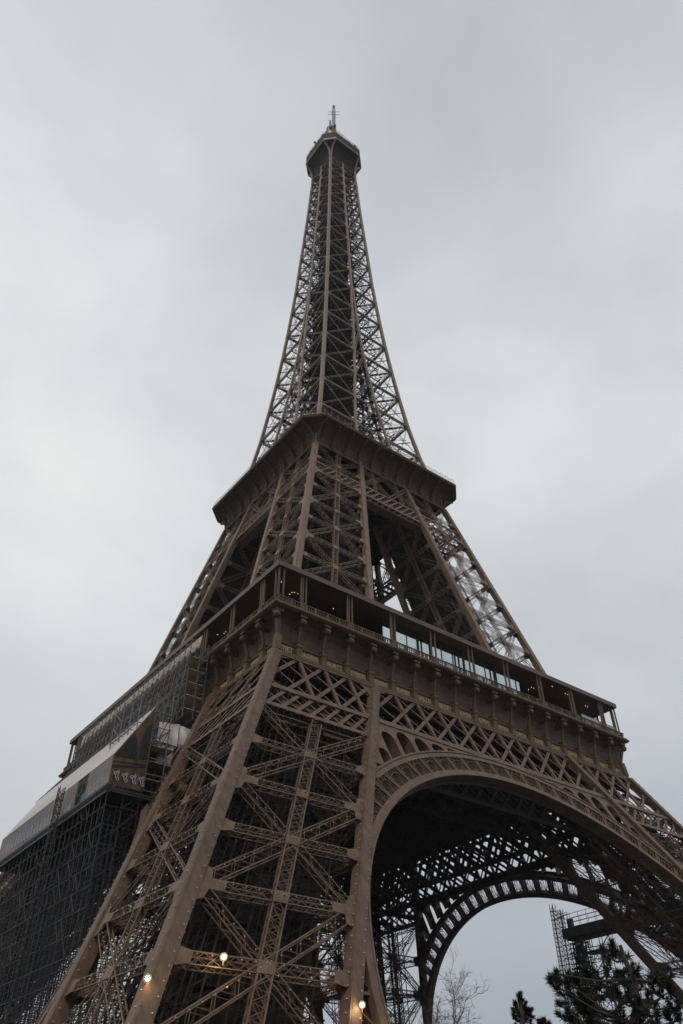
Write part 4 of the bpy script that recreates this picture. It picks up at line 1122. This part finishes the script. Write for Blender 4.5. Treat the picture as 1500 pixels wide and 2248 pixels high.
b = MB(); tube_grid(b, [-2, .2], [-4.4, -2.2, -.1], list(np.arange(1, 33.4, 1.9)), .05, .8, seed=9); b.box((-2, -4.4, 30.6), (.2, -.4, 30.9)); b.box((-2, -4.4, 24), (.2, -.4, 24.3))
b.build('open_tubes', M['darksteel'], t)
b = MB()
for z in (36, 36.7, 37.4): b.beam((-1.9, -21, z), (-1.9, 3.6, z), .06, .06); b.beam((1, -21, z), (1, 3.6, z), .06, .06)
for y in np.arange(-20, 3.7, 1.8): b.beam((1, y, 35.3), (1, y, 37.5), .06, .06); b.beam((-1.9, y, 35.2), (-1.9, y, 37.5), .06, .06)
b.box((-.5, 2.6, 35.3), (.2, 3.6, 37.0)); b.beam((0, 3.7, 35), (0, 3.7, 38.4), .1, .1); b.beam((0, 3.7, 38.2), (0, 6.5, 38.4), .06, .06)
b.build('guard_rail', M['darksteel'], t)

# ------------------------------------------------------------------ floodlights on the near pillar
for i, (p, lb, e) in enumerate((((-55.3, -55.2, 11.0), 'lit floodlight on the front corner beam of the near pillar', 70),
        ((-49.6, -54.3, 12.9), 'lit floodlight on the cross beam inside the near pillar, highest of the three', 120),
        ((-38.75, -55.4, 10.9), 'lit floodlight at the foot of the arch, rightmost of the three', 90))):
    d = unit(CAM-np.array(p)); 
    t = thing('floodlight', lb, 'floodlight', p, 'lit floodlights on the near pillar')
    b = MB(); b.cyl(-d*.25, d*.08, .16, .27, 12, True); b.beam((0, 0, -.5), (0, 0, 0), .1, .1); b.build('housing', M['darksteel'], t)
    b = MB(); b.ball(d*.12, .14, 10, 6); b.build('lens', M['flood'], t)
    ld = bpy.data.lights.new('floodlight_lamp', 'POINT'); ld.energy = e; ld.color = (1, .7, .28); ld.shadow_soft_size = .25
    lo = bpy.data.objects.new('floodlight_lamp', ld); col.objects.link(lo); lo.parent = t; lo.location = d*.75

# ------------------------------------------------------------------ ground
mb = MB(); mb.poly([(-650, -650, 0), (650, -650, 0), (650, 650, 0), (-650, 650, 0)], [(0, 1, 2, 3)])
o = mb.build('ground', M['ground']); o['kind'] = 'structure'

# ------------------------------------------------------------------ trees
def at(px, py, dist):
    d = _r*((px-750)/FPX)-_u*((py-1124)/FPX)+_f
    return CAM+d*dist/math.hypot(d[0], d[1])
def limb(mb, pts, r0, r1, seg=6):
    k = len(pts)-1
    for i in range(k):
        a = r0+(r1-r0)*i/k; b = r0+(r1-r0)*(i+1)/k
        mb.cyl(pts[i], pts[i+1], a, b, seg, False)
def tuft(mb, c, d, r, n, g, wd=.011):
    """a shoot with needles radiating forwards"""
    d = unit(np.array(d, float)); q = unit(np.cross(d, (.3, .2, .9))); t = np.cross(d, q)
    for i in range(n):
        s = g.uniform(-.5, .55); a = g.uniform(0, 6.283); e = g.uniform(.35, 1.15)
        v = d*math.cos(e)+(q*math.cos(a)+t*math.sin(a))*math.sin(e)
        p0 = c+d*r*s; L = r*g.uniform(.55, .95); p1 = p0+v*L
        sd = unit(np.cross(v, (g.uniform(-1, 1), g.uniform(-1, 1), g.uniform(-1, 1))))*wd
        mb.poly([p0-sd, p0+sd, p1+sd*.4, p1-sd*.4], [(0, 1, 2, 3)])
def pine(name, label, trunk, blobs, seed, dist, tuft_r=.30, per=1.0, dy=0):
    g = random.Random(seed); base = np.array(trunk[0])
    t = thing(name, label, 'tree', (base[0], base[1], 0)); o3 = V3(base[0], base[1], 0)
    wood = MB(); lf = MB()
    tp = [np.array(p)-o3 for p in trunk]; limb(wood, tp, .16, .05, 9)
    for (px, py, rad, dd) in blobs:
        c = at(px, py+dy, dist+dd)-o3; R_ = rad/FPX*dist*1.05
        k = min(range(len(tp)), key=lambda i: np.linalg.norm(tp[i]-c)+max(0, tp[i][2]-c[2])*2)
        s = tp[k]; mid = (s+c)/2+V3(0, 0, -.12); limb(wood, [s, mid, c], .05, .02, 5)
        n = max(3, int(6*per*(R_/.5)**2))
        for i in range(n):
            v = V3(g.gauss(0, 1), g.gauss(0, 1), g.gauss(0, .8)); v = unit(v)*R_*g.random()**.5
            p = c+v; dr = unit(unit(v)+V3(0, 0, .7)+.35*V3(g.gauss(0, 1), g.gauss(0, 1), g.gauss(0, 1)))
            limb(wood, [c+v*.2, p], .018, .01, 4)
            tuft(lf, p, dr, tuft_r*g.uniform(.75, 1.25), 95, g)
    wood.build('trunk', M['bark'], t); lf.build('crown', M['needle'], t)
    return t
D1 = 29.0
tk = [at(1385, 2248, D1)*np.array([1, 1, 0]), at(1385, 2300, D1), at(1390, 2248, D1), at(1400, 2200, D1), at(1392, 2150, D1), at(1372, 2105, D1), at(1362, 2075, D1)]
blobs = [(1222, 2125, 16, -1), (1240, 2140, 16, -.8), (1255, 2150, 20, -.5), (1225, 2155, 15, -1), (1250, 2170, 24, -.6), (1268, 2180, 24, 0), (1290, 2150, 24, .4), (1310, 2140, 24, .6), (1330, 2128, 20, .2),
 (1278, 2200, 26, -.4), (1300, 2190, 28, .3), (1320, 2165, 22, .5), (1250, 2210, 18, -1), (1245, 2235, 20, -1), (1270, 2235, 26, -.5), (1300, 2225, 30, .4), (1335, 2215, 30, .8), (1345, 2075, 15, 0), (1335, 2088, 13, -.3), (1358, 2085, 8, .2),
 (1345, 2120, 18, .5), (1370, 2110, 22, .3), (1390, 2125, 22, -.2), (1355, 2145, 22, .4), (1380, 2150, 22, .2), (1360, 2185, 26, -.5), (1395, 2175, 22, .6), (1420, 2140, 22, .8), (1435, 2155, 24, 1), (1410, 2130, 18, 1), (1365, 2085, 12, .4),
 (1425, 2195, 24, .5), (1440, 2215, 20, 1.2), (1400, 2205, 24, -.6), (1450, 2180, 18, 1.5), (1370, 2230, 30, -.5), (1405, 2240, 28, .2), (1440, 2245, 26, .8), (1475, 2200, 18, 1.6), (1480, 2235, 24, 1.5), (1500, 2225, 22, 1.8), (1470, 2165, 16, 1.7), (1325, 2245, 28, 0), (1460, 2130, 18, 1.4)]
pine('pine_tree', 'large dark pine tree in front of the right foot of the tower', tk, blobs, 3, D1, .26, dy=12)
D2 = 34.0
tk = [at(1148, 2248, D2)*np.array([1, 1, 0]), at(1148, 2270, D2), at(1147, 2230, D2), at(1143, 2200, D2), at(1141, 2184, D2)]
pine('pine_sapling', 'tip of a small young pine standing alone under the far arch', tk, [(1141, 2192, 5, 0), (1142, 2204, 6, 0), (1132, 2207, 4, 0), (1131, 2220, 6, 0), (1153, 2208, 4, .1), (1153, 2222, 6, .1), (1163, 2217, 4, .2), (1164, 2230, 6, .2), (1127, 2232, 7, -.2), (1143, 2222, 7, 0), (1144, 2238, 12, 0), (1158, 2243, 10, .2), (1133, 2246, 10, 0)], 5, D2, .17, 3.2)
tk = [at(1192, 2248, D2)*np.array([1, 1, 0]), at(1192, 2290, D2), at(1191, 2250, D2), at(1189, 2238, D2)]
pine('pine_sapling', 'very tip of a lower young pine peeping in at the bottom edge', tk, [(1189, 2240, 4, 0), (1196, 2248, 5, 0), (1184, 2252, 5, 0), (1192, 2264, 12, 0)], 6, D2, .17, 3)
def bare(name, label, base_px, dist, seed):
    g = random.Random(seed); b0 = at(*base_px, dist); b0 = V3(b0[0], b0[1], 0)
    t = thing(name, label, 'tree', tuple(b0)); tr = MB(); tw = MB()
    top = at(base_px[0], base_px[1], dist)-b0
    limb(tr, [V3(0, 0, 0), V3(.1, .05, top[2]*.5), V3(0, 0, top[2]*.75)], .13, .07, 8)
    def grow(p, d, L, r, lev):
        n = 5; pts = [p]
        for i in range(n):
            d = unit(d+.22*V3(g.gauss(0, 1), g.gauss(0, 1), g.gauss(0, 1))+V3(0, 0, .05)); pts.append(pts[-1]+d*L/n)
        limb(tr if lev == 0 else tw, pts, r, r*.5, 5 if lev < 2 else 3)
        if lev < 4:
            for i in range(5 if lev < 3 else 3):
                k = g.randint(2, n); e = unit(d+.75*V3(g.gauss(0, 1), g.gauss(0, 1), g.gauss(0, .8)))
                grow(pts[k], e, L*g.uniform(.42, .72), max(.006, r*.5), lev+1)
    for i in range(5):
        a = i*1.3+g.random(); grow(V3(0, 0, top[2]*(.55+.05*i)), unit(V3(.55*math.cos(a), .55*math.sin(a), 1)), top[2]*.36, .04, 0)
    tr.build('trunk', M['bark'], t); tw.build('twigs', M['twig'], t)
bare('bare_tree', 'leafless young tree with fine twigs beside the far arch', (958, 2275), 38.0, 11)

# ------------------------------------------------------------------ air
mb = MB(); mb.box((-900, -900, -1), (900, 900, 345))
m = bpy.data.materials.new('thin_mist'); m.use_nodes = True; t = m.node_tree; t.nodes.clear()
o_ = t.nodes.new('ShaderNodeOutputMaterial'); v_ = t.nodes.new('ShaderNodeVolumePrincipled'); v_.inputs['Density'].default_value = .00010
v_.inputs['Color'].default_value = (.86, .9, .96, 1); t.links.new(v_.outputs['Volume'], o_.inputs['Volume'])
hz = mb.build('haze', m); hz['kind'] = 'stuff'
